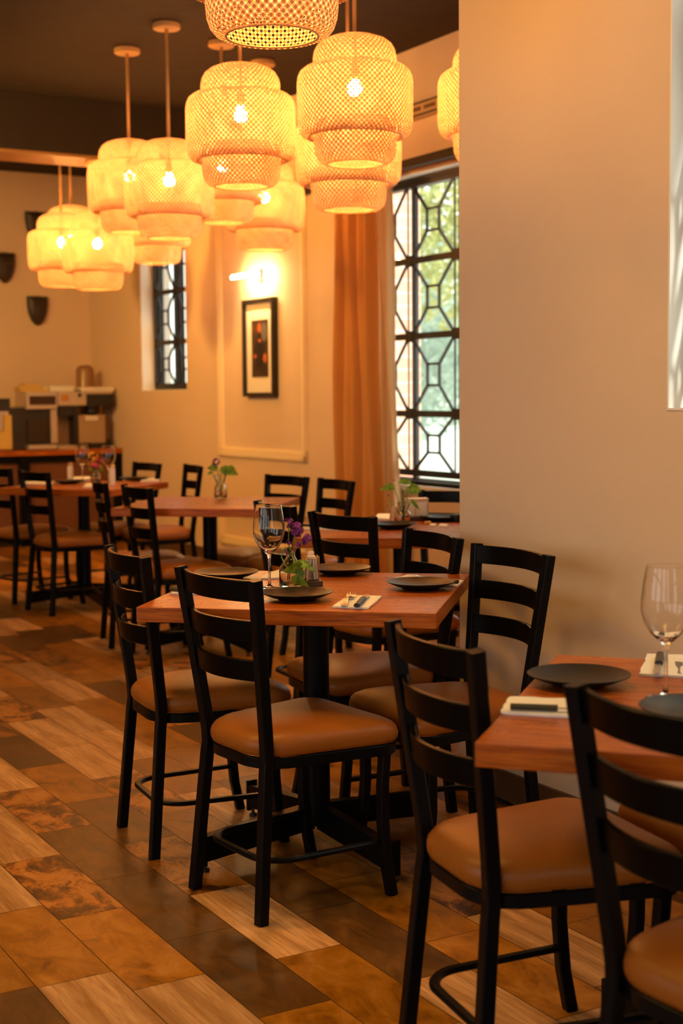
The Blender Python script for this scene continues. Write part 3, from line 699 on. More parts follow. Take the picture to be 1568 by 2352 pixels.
# ================================================================ WALL THINGS
def picture():
    w1, _ = on_n(568, 800, NWL); w0, _ = on_n(639, 800, NWL); _, zt = on_n(602, 686, NWL); _, zb = on_n(605, 911, NWL)
    wm = (w0 + w1) / 2; W, H = w1 - w0, zt - zb; n = NWL
    t = thing('framed_picture', 'black framed dark portrait with wide cream mat hanging under the picture light', 'picture', NW(n, wm, zb), RZ)
    B = lambda m, x0, x1, y0, y1, z0, z1: m.box(((x0 + x1) / 2, (y0 + y1) / 2, (z0 + z1) / 2), (abs(x1 - x0), abs(y1 - y0), abs(z1 - z0)))
    f = MB(); b = .030
    B(f, -.045, -.001, -W / 2, W / 2, 0, b); B(f, -.045, -.001, -W / 2, W / 2, H - b, H); B(f, -.045, -.001, -W / 2, -W / 2 + b, b, H - b); B(f, -.045, -.001, W / 2 - b, W / 2, b, H - b)
    f.build('frame', simple('black_frame', (0.012, 0.009, 0.007), 0.35), t)
    m = MB(); B(m, -.02, -.004, -W / 2 + b, W / 2 - b, b, H - b); m.build('mat_board', simple('cream_mat', (0.80, 0.70, 0.56), 0.8), t)
    mt, nt, out = newmat('dark_painting'); tc = N(nt, 'ShaderNodeTexCoord'); n1 = N(nt, 'ShaderNodeTexNoise', i_Scale=7.0, i_Detail=5.0); nt.links.new(tc.outputs['Object'], n1.inputs['Vector'])
    pbsdf(nt, out, ramp(nt, n1.outputs[0], [(.3, (.012, .006, .003)), (.55, (.05, .024, .010)), (.75, (.13, .06, .02))]), .5)
    iw, z0, z1 = W * .265, H * .20, H * .785
    m = MB(); B(m, -.0225, -.02, -iw, iw, z0, z1); im = m.build('print', mt, t)
    red = simple('painted_red', (.50, .10, .025), .5, nscale=20, nvar=.4); blk = simple('painted_black', (.006, .004, .004), .5); gry = simple('painted_grey', (.12, .11, .09), .6)
    def blob(name, y, z, ry, rz, mat, d=-.0232):
        m = MB(); vs = [m.bm.verts.new((d, y + ry * cos(k * pi / 10) * (1 + .12 * sin(3 * k)), z + rz * sin(k * pi / 10))) for k in range(20)]; m.bm.faces.new(vs); m.build(name, mat, im)
    h = z1 - z0
    blob('painted_wall', -iw * .55, z0 + h * .78, iw * .4, h * .16, gry, -.0229)
    blob('painted_figure', -.0, z0 + h * .42, iw * .62, h * .26, blk, -.0230); blob('painted_figure', -.0, z0 + h * .62, iw * .30, h * .16, blk, -.0231)
    blob('painted_head', .005, z0 + h * .86, iw * .22, h * .085, red); blob('painted_collar', 0, z0 + h * .64, iw * .16, h * .03, red)
    blob('painted_hand', iw * .58, z0 + h * .37, iw * .2, h * .035, red); blob('painted_hand', -iw * .62, z0 + h * .33, iw * .22, h * .08, red)
    # picture light
    _, zl = on_n(568, 632, NWL - .13); _, zp = on_n(603, 629, NWL)
    t = thing('picture_light', 'glowing tube picture light on a dark wall bracket above the framed picture', 'lamp', NW(NWL, wm, zl), RZ)
    MB().box((-.006, 0, 0), (.012, .05, .10)).build('wall_plate', M_IRON, t)
    MB().tube([(-.01, 0, .0), (-.06, 0, .035), (-.13, 0, .018)], .006, 8, up=Vector((0, 1, 0))).build('arm', M_IRON, t)
    MB().box((-.135, 0, .0185), (.03, .44, .008)).build('reflector', M_BRASS, t)
    MB().tube([(-.135, -.21, 0), (-.135, .21, 0)], .0125, 10).build('tube', M_TUBE, t, smooth='auto')
picture()

def mask(px, pt, pb, hw, label):
    n0, z0 = on_w(px, pb, WB); _, z1 = on_w(px, pt, WB); H = z1 - z0; W = H * hw
    t = thing('wall_mask', label, 'mask', NW(n0, WB, z0), RZ, 'dark shield-shaped wall masks')
    prof = [(-.5, 1), (-.18, 1.0), (0, 1.015), (.18, 1.0), (.5, 1), (.50, .70), (.44, .42), (.30, .17), (.12, .03), (0, 0), (-.12, .03), (-.30, .17), (-.44, .42), (-.50, .70)]
    m = MB(); mat = simple('dark_carved_wood', (0.030, 0.016, 0.010), .45, nscale=25, nvar=.5, bstr=.5) if 'dark_carved_wood' not in bpy.data.materials else bpy.data.materials['dark_carved_wood']
    lay = []
    for s, d in ((1, -.0), (1, -.025), (.9, -.045), (.6, -.062), (.2, -.07)):
        lay.append([m.bm.verts.new((-(-d) if False else 0 + (p[0] * W * s), d, H * (.55 + (p[1] - .55) * s))) for p in prof])
    for A, B in zip(lay, lay[1:]):
        for k in range(len(prof)): m.bm.faces.new((A[k], A[(k + 1) % len(prof)], B[(k + 1) % len(prof)], B[k]))
    m.bm.faces.new(lay[-1]); m.bm.faces.new(lay[0][::-1]); m.build('face', mat, t)
    m = MB()
    for s in (-1, 1): m.box((s * W * .2, -.062, H * .68), (W * .2, .02, H * .05))
    m.box((0, -.075, H * .52), (W * .12, .03, H * .3)); m.box((0, -.06, H * .28), (W * .3, .02, H * .05)); m.build('carved_features', mat, t)
mask(86, 681, 748, .72, 'dark shield-shaped mask on the back wall, lowest of the three')
mask(83, 487, 556, .74, 'dark shield-shaped mask on the back wall, topmost, partly behind a lamp')
mask(10, 581, 650, .72, 'dark shield-shaped mask cut by the frame edge')

def ac_unit():
    wa, za = on_n(1012, 230, NWL); wb, zb = on_n(905, 300, NWL); z0 = on_n(975, 272, NWL)[1]; z1 = on_n(975, 236, NWL)[1]
    w0, w1 = min(wa, wb) - .25, max(wa, wb) + .1; L = w1 - w0
    t = thing('air_conditioner', 'wall air vent with dark slots high above the big window', 'vent', NW(NWL, (w0 + w1) / 2, z0), RZ)
    H = z1 - z0; p = simple('vent_paint', (.55, .36, .20), .5)
    MB().box((-.03, 0, H / 2), (.06, L, H), bevel=.006).build('housing', p, t)
    m = MB().box((-.062, 0, H * .86), (.01, L * .94, H * .08)); m.box((-.062, 0, H * .10), (.01, L * .94, H * .10)); m.build('slot', M_IRON, t)
    for k in range(5): MB().box((-.0625, -L * .36 + k * L * .18, H * .5), (.008, L * .13, H * .22)).build('louver', simple('vent_brown', (.14, .07, .03), .6) if k == 0 else bpy.data.materials['vent_brown'], t)
ac_unit()

def curtain():
    z1 = on_n(1000, 368, 4.60)[1]
    m, nt, out = newmat('ochre_curtain'); tc = N(nt, 'ShaderNodeTexCoord'); n1 = N(nt, 'ShaderNodeTexNoise', i_Scale=120.0, i_Detail=3.0); nt.links.new(tc.outputs['Object'], n1.inputs['Vector'])
    c = mixc(nt, n1.outputs[0], (0.50, 0.215, 0.040), (0.62, 0.29, 0.065)); p = N(nt, 'ShaderNodeBsdfPrincipled'); nt.links.new(c, p.inputs[0]); p.inputs['Roughness'].default_value = .8; p.inputs['Sheen Weight'].default_value = .3
    nt.links.new(p.outputs[0], out.inputs[0])
    m2 = simple('sand_curtain', (0.62, 0.42, 0.22), .85, nscale=120, nvar=.1)
    def cloth(name, wA, wB, wA2, wB2, nc, folds, amp, mat, label, ph=0):
        mb = MB(); NU, NV = folds * 10, 16; g = []
        for j in range(NV + 1):
            v = j / NV; row = []
            for i in range(NU + 1):
                u = i / NU; a = wA + (wA2 - wA) * v; b = wB + (wB2 - wB) * v; w = a + (b - a) * u
                am = amp * (.75 + .35 * sin(3.1 * u * folds + ph)); nn = nc + am * sin(2 * pi * folds * u + ph + .5 * sin(2.2 * v)) + .01 * sin(9 * v + u * 7)
                row.append(mb.bm.verts.new(NW(nn, w, z1 + .01 - (z1 - .01) * v)))
            g.append(row)
        for j in range(NV):
            for i in range(NU): mb.bm.faces.new((g[j][i], g[j][i + 1], g[j + 1][i + 1], g[j + 1][i]))
        o = mb.build(name, mat, None, smooth=True, mods=(('SOLIDIFY', dict(thickness=.004)),)); tag(o, label, 'curtain'); return o
    wl = on_n(776, 800, 4.60)[0]; wr = on_n(856, 800, 4.60)[0]; wr2 = on_n(893, 800, 4.62)[0]
    cloth('curtain', wr, wl, wr - .12, wl + .03, 4.60, 5, .040, m, 'heavy orange-brown curtain hanging beside the big window')
    cloth('curtain', wr2 + .01, wr - .005, wr2 - .10, wr - .13, 4.625, 3, .022, m2, 'pale sand curtain edge between the orange curtain and the window grille', 1.1)
    t = thing('curtain_rod', 'dark curtain rod above the big window', 'rod', NW(4.60, 6.9, z1 + .02), RZ)
    MB().box((0, 0, 0), (.035, 3.2, .050)).build('rail', M_BEAM, t)
    for y in (-1.4, 1.2): MB().box((.06, y, 0), (.115, .03, .03)).build('bracket', M_IRON, t)
curtain()

# ================================================================ COUNTER AND MACHINES
CZ = on_w(130, 1033, 12.13)[1]; CW = 12.13
def counter():
    t = thing('counter', 'long service counter with orange wooden top and brown woven front panels', 'counter', NW(0, CW, 0), RZ)
    n0, n1 = N_LEFT, NWL - .01; L = n1 - n0; mid = (n0 + n1) / 2; D = WB - CW
    def b(m, na, nb, wa, wb_, za, zb): return m.box(((na + nb) / 2, (wa + wb_) / 2, (za + zb) / 2), (nb - na, wb_ - wa, zb - za))
    b(MB(), n0, n1, -.02, D - .002, CZ - .045, CZ).build('countertop', M_TABLE, t)
    b(MB(), n0, n1, .03, .10, CZ - .11, CZ - .045).build('top_rail', M_BLACK, t)
    b(MB(), n0, n1, .10, D - .002, .0, CZ - .05).build('body', M_BEAM, t)
    mt, nt, out = newmat('woven_panel'); tc = N(nt, 'ShaderNodeTexCoord'); sx = N(nt, 'ShaderNodeSeparateXYZ'); nt.links.new(tc.outputs['Object'], sx.inputs[0])
    a = mth(nt, 'SINE', mth(nt, 'MULTIPLY', mth(nt, 'ADD', sx.outputs[0], sx.outputs[2]), 130.0)); c_ = mth(nt, 'SINE', mth(nt, 'MULTIPLY', mth(nt, 'SUBTRACT', sx.outputs[0], sx.outputs[2]), 130.0))
    pbsdf(nt, out, mixc(nt, mth(nt, 'GREATER_THAN', mth(nt, 'MULTIPLY', a, c_), 0.0), (.085, .026, .009), (.20, .066, .020)), .6)
    x = n1 - .06; k = 0
    posts = [on_w(58, 1100, CW)[0], on_w(275, 1100, CW)[0]]
    st = posts[1] - posts[0]; ps = [posts[1], posts[0], posts[0] - st, posts[0] - 2 * st]
    for p in ps:
        if p > n0: b(MB(), p - .045, p + .045, .0, .10, 0, CZ - .045).build('post', M_BLACK, t)
    for p, q in zip(ps, ps[1:]): b(MB(), q + .045, p - .045, .055, .07, .08, CZ - .11).build('woven_panel', mt, t)
counter()
MW_ = 12.22
def cbox(m, px0, px1, py0, py1, dep=.25, w=MW_, bevel=.004, orig=None):
    n0, zb = on_w(px0, py1, w); n1, zt = on_w(px1, py0, w)
    o = orig
    m.box(((n0 + n1) / 2 - o[0], dep / 2 + (w - o[1]), (zt + zb) / 2 - o[2]), (abs(n1 - n0), dep, abs(zt - zb)), bevel=bevel); return m
def machines():
    sil = simple('stainless_panel', (.60, .50, .40), .35, .7); blk = simple('black_plastic', (.012, .009, .008), .4); tan = simple('tan_panel', (.36, .24, .14), .5); wht = simple('white_tray', (.75, .68, .58), .5)
    yel = simple('yellow_plastic', (.62, .40, .08), .5); smoky = simple('smoky_dome', (.26, .13, .06), .25)
    cl = lambda nm, c, r=.4: simple(nm, c, r)
    def mk(name, px, label, cat): n, z = on_w(px, 1030, MW_); return thing(name, label, cat, NW(n, MW_, CZ), RZ), (n, MW_, CZ)
    base = on_w(100, 1030, MW_)[1]
    def P(t, o, nm, mat, *a, **k): return cbox(MB(), *a, orig=o, **k).build(nm, mat, t)
    yb = 1030 + (base - CZ) * F_PX / 12.5   # px row of the counter surface at the machines
    t, o = mk('coffee_brewer', 95, 'black coffee machine with a bright framed display head on the counter', 'coffee machine')
    P(t, o, 'body', blk, 60, 130, 938, yb, dep=.30); P(t, o, 'head', sil, 61, 131, 901, 940, dep=.32, w=MW_ - .05); P(t, o, 'display', cl('dark_display', (.035, .012, .010), .15), 69, 128, 909, 930, dep=.02, w=MW_ - .065)
    P(t, o, 'drip_tray', sil, 66, 132, 1021, yb, dep=.10, w=MW_ - .10); P(t, o, 'door', cl('dark_door', (.02, .010, .008), .2), 64, 108, 965, 1018, dep=.02, w=MW_ - .02); P(t, o, 'side_strip', sil, 118, 131, 940, 1018, dep=.02, w=MW_ - .02)
    t, o = mk('coffee_brewer', 165, 'steel coffee brewer with control panel, between the black machine and the corner brewer', 'coffee machine')
    P(t, o, 'head', sil, 133, 198, 900, 932, dep=.3, w=MW_ - .02); P(t, o, 'basket', blk, 135, 168, 932, 956, dep=.16); P(t, o, 'back_panel', tan, 134, 172, 950, yb, dep=.05, w=MW_ + .15); P(t, o, 'upright', blk, 172, 180, 932, yb, dep=.2)
    P(t, o, 'button', cl('orange_button', (.50, .20, .04)), 141, 158, 906, 921, dep=.01, w=MW_ - .03); P(t, o, 'knob', blk, 180, 187, 903, 912, dep=.012, w=MW_ - .03); P(t, o, 'base', sil, 134, 200, 1022, yb, dep=.25)
    t, o = mk('coffee_brewer', 225, 'black-topped coffee brewer with a pale urn in the counter corner', 'coffee machine')
    P(t, o, 'head', blk, 200, 262, 905, 934, dep=.3, w=MW_ - .02); P(t, o, 'back_panel', cl('grey_brown_panel', (.12, .08, .06)), 241, 256, 934, 1010, dep=.05, w=MW_ + .12)
    n_, z_ = on_w(221, 955, MW_)
    MB().lathe([(0, 0), (.045, .0), (.072, .03), (.072, .095), (0, .095)], 20, (n_ - o[0], .12, z_ - CZ)).build('basket', blk, t, smooth='auto')
    P(t, o, 'urn', tan, 182, 241, 953, 1018, dep=.16); P(t, o, 'urn_lid', wht, 196, 226, 955, 966, dep=.01, w=MW_ - .012); P(t, o, 'base', blk, 208, 258, 1016, yb, dep=.25)
    t, o = mk('tray', 148, 'pale flat tray lying on top of the steel coffee brewer', 'tray'); P(t, o, 'rim', wht, 115, 170, 886, 899.5, dep=.26)
    t, o = mk('tray', 226, 'pale flat tray lying on top of the corner brewer', 'tray'); P(t, o, 'rim', wht, 188, 262, 889, 899.5, dep=.26)
    P(t, o, 'base', sil, 198, 258, 899, 905.5, dep=.26)
    t, o = mk('folded_cloth', 72, 'yellowish folded cloth on top of the display coffee machine', 'cloth')
    m = MB()
    for i, (a, b_, c, d) in enumerate(((48, 112, 893, 901), (46, 98, 887, 893), (56, 88, 880.5, 887))): cbox(m, a, b_, c, d, dep=.2 - i * .02, orig=o, bevel=.008)
    m.build('folds', yel, t)
    t, o = mk('glass_dome', 195, 'smoky round-topped dome standing behind the tray on the corner brewer', 'dome')
    n_, z_ = on_w(196, 898, MW_ + .3)
    zt = on_w(196, 838, MW_ + .3)[1] - CZ; zb_ = z_ - CZ
    MB().lathe([(0.0, 0.0), (.082, 0), (.082, zt - .05), (.07, zt - .02), (.045, zt - .004), (0, zt)], 24, (n_ - o[0], .3, 0)).build('dome', smoky, t, smooth='auto')
    t, o = mk('storage_box', 43, 'tall black box between the grinder and the display coffee machine', 'box')
    P(t, o, 'body', blk, 28, 59, 936, yb, dep=.25)
    t, o = mk('coffee_grinder', 10, 'grinder with dark hopper and yellow body cut by the frame edge', 'grinder')
    P(t, o, 'hopper', blk, -14, 23, 915, 946, dep=.16); P(t, o, 'body', yel, -10, 27, 953, yb, dep=.18, w=MW_); P(t, o, 'neck', sil, -8, 20, 944, 954, dep=.14); P(t, o, 'spout', M_STEEL, 1, 5, 946, 988, dep=.02, w=MW_ - .03)
machines()

# ================================================================ TABLEWARE
def mesh_plate():
    m = MB().lathe([(0, .003), (.050, .003), (.072, .009), (.0965, .0195), (.0985, .0215), (.0975, .0225), (.095, .0215), (.070, .0125), (.045, .0075), (0, .0070)], 56)
    m.lathe([(.046, .003), (.047, 0), (.051, 0), (.053, .004)], 56)
    return m
PL0 = mesh_plate().build('plate', M_PLATE, None, smooth=True); pused = [False]
def plate(px, py, label, group='black coupe plates', z=TZ, sc=1.0):
    p = on_z(px, py, z + .0005); o = PL0 if not pused[0] else copy_tree(PL0); pused[0] = True
    o.location = p; o.scale = (sc, sc, 1); tag(o, label, 'plate', group); return o
plate(682, 1377, 'black plate at the front edge of the main table, by the fork and knife')
plate(966, 1352, 'black plate near the corner of the main table by the wall')
plate(779, 1318, 'black plate on the far side of the main table behind the napkin tray')
plate(520, 1328, 'black plate on the main table, mostly behind the front chair back')
plate(1329, 1572, 'large blurred dark plate on the near corner table')
plate(1600, 1650, 'dark plate cut by the frame edge on the near corner table')
plate(903, 1213, 'black plate at the edge of the big window table')
plate(1015, 1196, 'glossy dark plate by the wall corner on the big window table')
plate(158, 1111, 'dark plate in front of the salt shaker on the table by the counter')
plate(308, 1104, 'dark plate at the wall end of the table by the counter')

def wine_glass_mb():
    o = [(0.0, .0005), (.036, .0005), (.0365, .0015), (.034, .003), (.012, .006), (.0048, .012), (.0036, .03), (.0036, .085), (.006, .098), (.014, .106), (.028, .120), (.040, .140), (.0455, .160), (.0460, .176), (.0430, .205), (.0385, .232), (.0370, .2415), (.0369, .2424), (.0367, .2430)]
    i = [(.0364, .2430), (.0363, .2424), (.0365, .2415), (.0380, .232), (.0425, .205), (.0455, .176), (.0450, .1605), (.0394, .141), (.0272, .1215), (.012, .1085), (0, .106)]
    return MB().lathe(o + i, 48)
GL0 = wine_glass_mb().build('wine_glass', M_GLASS, None, smooth=True); gused = [False]
def wine(px, py, label, group='stemmed wine glasses', sc=1.0):
    p = on_z(px, py, TZ + .0003); o = GL0 if not gused[0] else copy_tree(GL0); gused[0] = True
    o.location = p; o.scale = (sc, sc, sc); tag(o, label, 'wine glass', group); return o
wine(619, 1352, 'tall empty wine glass on the main table beside the purple flowers')
wine(1528, 1604, 'large blurred wine glass on the near corner table')
wine(190, 1107, 'wine glass beside the salt shaker on the table by the counter')
wine(250, 1110, 'wine glass nearer the wall on the table by the counter')

def sheet(mb, pts, z, th=.0012):
    """pts: outline in xy -> thin slab with slightly wavy edge"""
    a = [mb.bm.verts.new((x, y, z)) for x, y in pts]; b = [mb.bm.verts.new((x, y, z + th)) for x, y in pts]
    mb.bm.faces.new(a[::-1]); mb.bm.faces.new(b)
    for i in range(len(pts)): mb.bm.faces.new((a[i], a[(i + 1) % len(pts)], b[(i + 1) % len(pts)], b[i]))
def napkin(corners, label, group='folded paper napkins', z=TZ, wav=.0012, layers=3):
    P = [on_z(x, y, z) for x, y in corners]; c = sum(P, Vector()) / len(P)
    t = thing('napkin', label, 'napkin', (c.x, c.y, z), 0, group); m = MB(); rg = random.Random(int(corners[0][0]))
    for k in range(layers):
        pts = []; sh = Vector((rg.uniform(-.0015, .0015), rg.uniform(-.0015, .0015), 0)) * k
        for i in range(len(P)):
            a, b = P[i] - c + sh, P[(i + 1) % len(P)] - c + sh
            for s in range(8): q = a.lerp(b, s / 8); pts.append((q.x + rg.uniform(-wav, wav), q.y + rg.uniform(-wav, wav)))
        sheet(m, pts, .0005 + k * .0018, .0014)
    m.build('paper', M_NAPKIN, t); return t
def flatdir(a, b, z): A, B = on_z(*a, z), on_z(*b, z); return A, B
def knife(a, b, label, z=TZ + .0065, split=.45):
    """a = handle end pixel, b = blade tip pixel"""
    A, B = flatdir(a, b, z); d = (B - A); L = .215 if d.length > .215 else d.length; ang = atan2(d.y, d.x); d.normalize()
    t = thing('table_knife', label, 'knife', A, ang, 'black-handled table knives'); h = L * split
    MB().prof_sweep([(0, 0, .006), (.004, 0, .006), (h * .5, 0, .006), (h * .9, 0, .006), (h, 0, .006)], [(.0085 * cos(k * pi / 5), .0055 * sin(k * pi / 5)) for k in range(10)]).build('handle', M_KNIFEH, t, smooth='auto')
    m = MB(); pts = [(h, -.006), (h + .02, -.008), (L - .02, -.009), (L - .004, -.004), (L, .004), (L - .01, .006), (h, .005)]; sheet(m, pts, .0045, .0015); m.build('blade', M_STEEL, t)
    return t
def fork(a, b, label, z=TZ + .0065):
    A, B = flatdir(a, b, z); d = (B - A); L = min(max(d.length, .16), .19); ang = atan2(d.y, d.x)
    t = thing('table_fork', label, 'fork', A, ang, 'steel table forks')
    def prof(x): return .0035 + .010 * max(0, (x - L * .62) / (L * .12)) if x < L * .74 else .0125
    m = MB(); xs = [0, .01, .05, L * .45, L * .62, L * .67, L * .72, L * .76]; hw = [.006, .0085, .006, .003, .004, .009, .0125, .0128]; zz = [.001, .001, .004, .012, .010, .006, .003, .002]
    R = []
    for x, w_, z_ in zip(xs, hw, zz): R.append([m.bm.verts.new((x, s * w_, z_ + q)) for s, q in ((-1, 0), (1, 0), (1, .0018), (-1, .0018))])
    for A_, B_ in zip(R, R[1:]):
        for i in range(4): m.bm.faces.new((A_[i], A_[(i + 1) % 4], B_[(i + 1) % 4], B_[i]))
    m.bm.faces.new(R[0][::-1]); m.bm.faces.new(R[-1]); m.build('handle', M_STEEL, t, smooth='auto')
    for k in range(4):
        y = -.0108 + .0072 * k; MB().bar([(L * .755, y, .003), (L * .85, y, .0035), (L * .94, y, .007), (L, y, .011)], .0034, .0018).build('tine', M_STEEL, t)
    return t
# main table
napkin([(763, 1397), (801, 1371), (877, 1373), (845, 1400)], 'white napkin under the fork and knife on the main table')
fork((789, 1393), (822, 1352), 'steel fork with upturned tines on the white napkin of the main table')
knife((819, 1396), (846, 1366), 'knife with black handle beside the fork on the main table napkin', split=.62)
napkin([(905, 1331), (935, 1324), (1064, 1337), (1050, 1349)], 'white napkin tucked behind the plate by the wall on the main table')
knife((1051, 1341), (975, 1335), 'knife with black handle lying behind the plate by the wall', split=.66)
fork((886, 1326), (960, 1330), 'steel fork whose handle end peeks out beside the plate by the wall')
napkin([(598, 1332), (610, 1322), (647, 1310), (650, 1330)], 'pale napkin behind the wine glass on the main table')
napkin([(392, 1366), (399, 1358), (470, 1360), (462, 1367)], 'white napkin seen through the front chair back on the main table')
knife((392, 1357), (425, 1360), 'knife with black handle end showing at the far-left table edge', split=.6)
# near corner table
napkin([(1153, 1642), (1172, 1606), (1330, 1612), (1345, 1652)], 'white napkin with a black-handled knife at the corner of the near table', wav=.003)
knife((1172, 1630), (1360, 1637), 'black-handled knife on the napkin at the near table corner', split=.58)
nk = napkin([(1470, 1553), (1490, 1507), (1600, 1510), (1605, 1560)], 'cream napkin with a grey printed mark, behind the near wine glass', wav=.002)
def mark():
    P = lambda x, y: on_z(x, y, TZ + .0058) - nk.location
    m = MB(); vs = [(1549, 1519), (1566, 1520), (1570, 1527), (1562, 1532), (1561, 1543), (1566, 1548), (1555, 1547), (1557, 1536), (1551, 1528)]
    m.bm.faces.new([m.bm.verts.new(P(*v)) for v in vs]); m.build('printed_mark', simple('grey_print', (.16, .15, .14), .7), nk)
mark()
knife((1516, 1508), (1508, 1558), 'knife with grey handle lying across the cream printed napkin', split=.5)
# big window table
napkin([(698, 1217), (704, 1211), (822, 1213), (820, 1219)], 'white napkin seen through the chair back on the big window table')
knife((696, 1209), (760, 1214), 'dark-handled knife on the napkin of the big window table', split=.6)
napkin([(860, 1194), (866, 1184), (893, 1184), (892, 1196)], 'white napkin beside the vase on the big window table', layers=5)
napkin([(985, 1209), (990, 1205), (1002, 1206), (998, 1210)], 'small white paper piece by the dark plate near the wall corner')
napkin([(1008, 1210), (1012, 1205), (1030, 1207), (1026, 1212)], 'crumpled white paper by the wall corner on the big window table')
napkin([(45, 1113), (52, 1108), (122, 1108), (121, 1114)], 'white napkin seen through the chair back on the table by the counter', layers=4)
napkin([(168, 1104), (172, 1098), (208, 1097), (206, 1103)], 'white napkin beside the flowers on the table by the counter', layers=5)
napkin([(190, 1121), (197, 1112), (211, 1113), (209, 1121)], 'white napkin corner in front of the flowers on the table by the counter', layers=4)
napkin([(322, 1108), (328, 1101), (368, 1101), (364, 1107)], 'white napkin at the wall end of the table by the counter', layers=5)

# ---------------------------------------------------------------- vases and flowers
def vase_mb(r=.034, h=.116, neck=.013, lip=.020):
    o = [(0, .001), (r * .9, .001), (r, .006), (r, h * .42), (r * .93, h * .52), (r * .6, h * .66), (neck, h * .78), (neck, h * .88), (lip - .001, h * .985), (lip, h - .0006), (lip - .0004, h)]
    i = [(lip - .0010, h), (lip - .0014, h - .0006), (lip - .0024, h * .985), (neck - .0015, h * .88), (neck - .0015, h * .785), (r * .6 - .0018, h * .665), (r * .93 - .002, h * .515), (r - .002, h * .41), (r - .002, .009), (0, .008)]
    return MB().lathe(o + i, 36)
def leaf(mb, base, d, L, Wd, droop=.3, fold=.25, side=None):
    base = Vector(base); d = Vector(d).normalized(); up = Vector((0, 0, 1)); s = d.cross(up)
    if s.length < .1: s = Vector((1, 0, 0))
    s.normalize()
    if side: s = Vector(side).normalized()
    nrm = s.cross(d).normalized(); NU = 9; rows = []
    for i in range(NU + 1):
        t = i / NU; wv = Wd * (sin(pi * min(1, t ** .62 * .98 + .02))) ** .8 * (1 - .15 * t) if i not in (0, NU) else Wd * (.25 if i == 0 else .01)
        c = base + d * L * t + Vector((0, 0, -1)) * droop * L * t * t
        if i == 0: c = c
        row = []
        for q in (-1, -.5, 0, .5, 1): row.append(mb.bm.verts.new(c + s * wv * .5 * q + nrm * fold * wv * .5 * abs(q) - (d * L * .10 * abs(q) if i == 0 else Vector())))
        rows.append(row)
    for a, b in zip(rows, rows[1:]):
        for k in range(4): mb.bm.faces.new((a[k], a[k + 1], b[k + 1], b[k]))
def blossom(mb, c, r, n, rg):
    c = Vector(c)
    for k in range(n):
        a = Vector((rg.gauss(0, 1), rg.gauss(0, 1), rg.gauss(.2, 1))).normalized(); cc = c + a * r * (.4 + .6 * rg.random()); u = a.orthogonal().normalized(); v = a.cross(u); s = r * .42
        vc = mb.bm.verts.new(cc); ring = [mb.bm.verts.new(cc + (u * cos(t_) + v * sin(t_)) * s * (1 + .25 * (j % 2)) + a * s * (.35 + .2 * (j % 2))) for j, t_ in enumerate([2 * pi * j / 10 for j in range(10)])]
        for j in range(10): mb.bm.faces.new((vc, ring[j], ring[(j + 1) % 10]))
def vase(px, py, label, sc=1.0, **kw):
    p = on_z(px, py, TZ + .0003); o = vase_mb(**kw).build('bottle_vase', M_VASE, None, smooth=True); o.location = p; o.scale = (sc,) * 3; return tag(o, label, 'vase', 'small clear glass vases'), p
# main table vase
v1, vp = vase(668, 1349, 'clear glass bottle vase with trailing leaves on the main table')
def sprig1():
    p = vp; S_ = 3267 / p.y; L = lambda x, y, d=0: (((x - 668) / S_), d, (1349 - y) / S_)
    t = thing('flower_sprig', 'purple flowers on green stems standing in the main table vase', 'flowers', p, 0); rg = random.Random(4)
    for (x, y, r, n, d) in ((682, 1214, .014, 16, 0), (664, 1200, .010, 9, .01), (707, 1236, .010, 11, -.005), (700, 1243, .008, 7, 0), (665, 1243, .006, 5, -.01), (686, 1250, .007, 6, 0), (657, 1266, .005, 4, -.02), (688, 1228, .007, 7, -.005)):
        m = MB(); blossom(m, L(x, y, d), r * 1.3, int(n * 1.5), rg); m.build('blossom', M_PETAL, t)
    for pts in ([L(664, 1335), L(668, 1280), L(672, 1250, .002), L(676, 1235), L(681, 1220)], [L(676, 1240), L(688, 1250), L(698, 1245), L(706, 1238)], [L(660, 1335), L(666, 1275), L(664, 1235), L(664, 1208)], [L(666, 1262), L(664, 1246)]):
        MB().tube(pts, .0016, 6, up=Vector((0, 1, 0))).build('stem', M_STEM, t, smooth=True)
    t2 = thing('trailing_vine', 'variegated heart-shaped leaves trailing from the main table vase', 'leaves', p, 0)
    MB().tube([L(668, 1262, -.01), L(660, 1254, -.018), L(650, 1262, -.03), L(648, 1275, -.036), L(656, 1292, -.038), L(664, 1303, -.04)], .0020, 6, up=Vector((0, 1, 0))).build('stem', M_STEM, t2, smooth=True)
    MB().tube([L(668, 1262, -.005), L(678, 1290, -.03), L(684, 1305, -.042), L(690, 1322, -.045), L(686, 1335, -.045)], .0018, 6, up=Vector((0, 1, 0))).build('stem', M_STEM, t2, smooth=True)
    for b, d, Ln, Wd, dr, sd_ in ((L(695, 1295, -.040), (-1, -.5, -.10), .062, .042, .12, (.1, -.45, 1)), (L(680, 1288, -.036), (1, -.35, .18), .065, .030, .6, (.2, .6, .6)), (L(672, 1326, -.046), (1, -.3, -.02), .052, .036, .35, (.1, -.5, 1)), (L(652, 1336, -.04), (-.6, -.5, -.4), .030, .022, .2, (.5, -.4, .8)), (L(688, 1302, -.034), (.15, -.2, -1), .030, .030, 0, (1, .1, 0))):
        m = MB(); leaf(m, b, d, Ln, Wd, dr, .18, sd_); m.build('leaf', M_LEAF, t2, smooth=True)
sprig1()
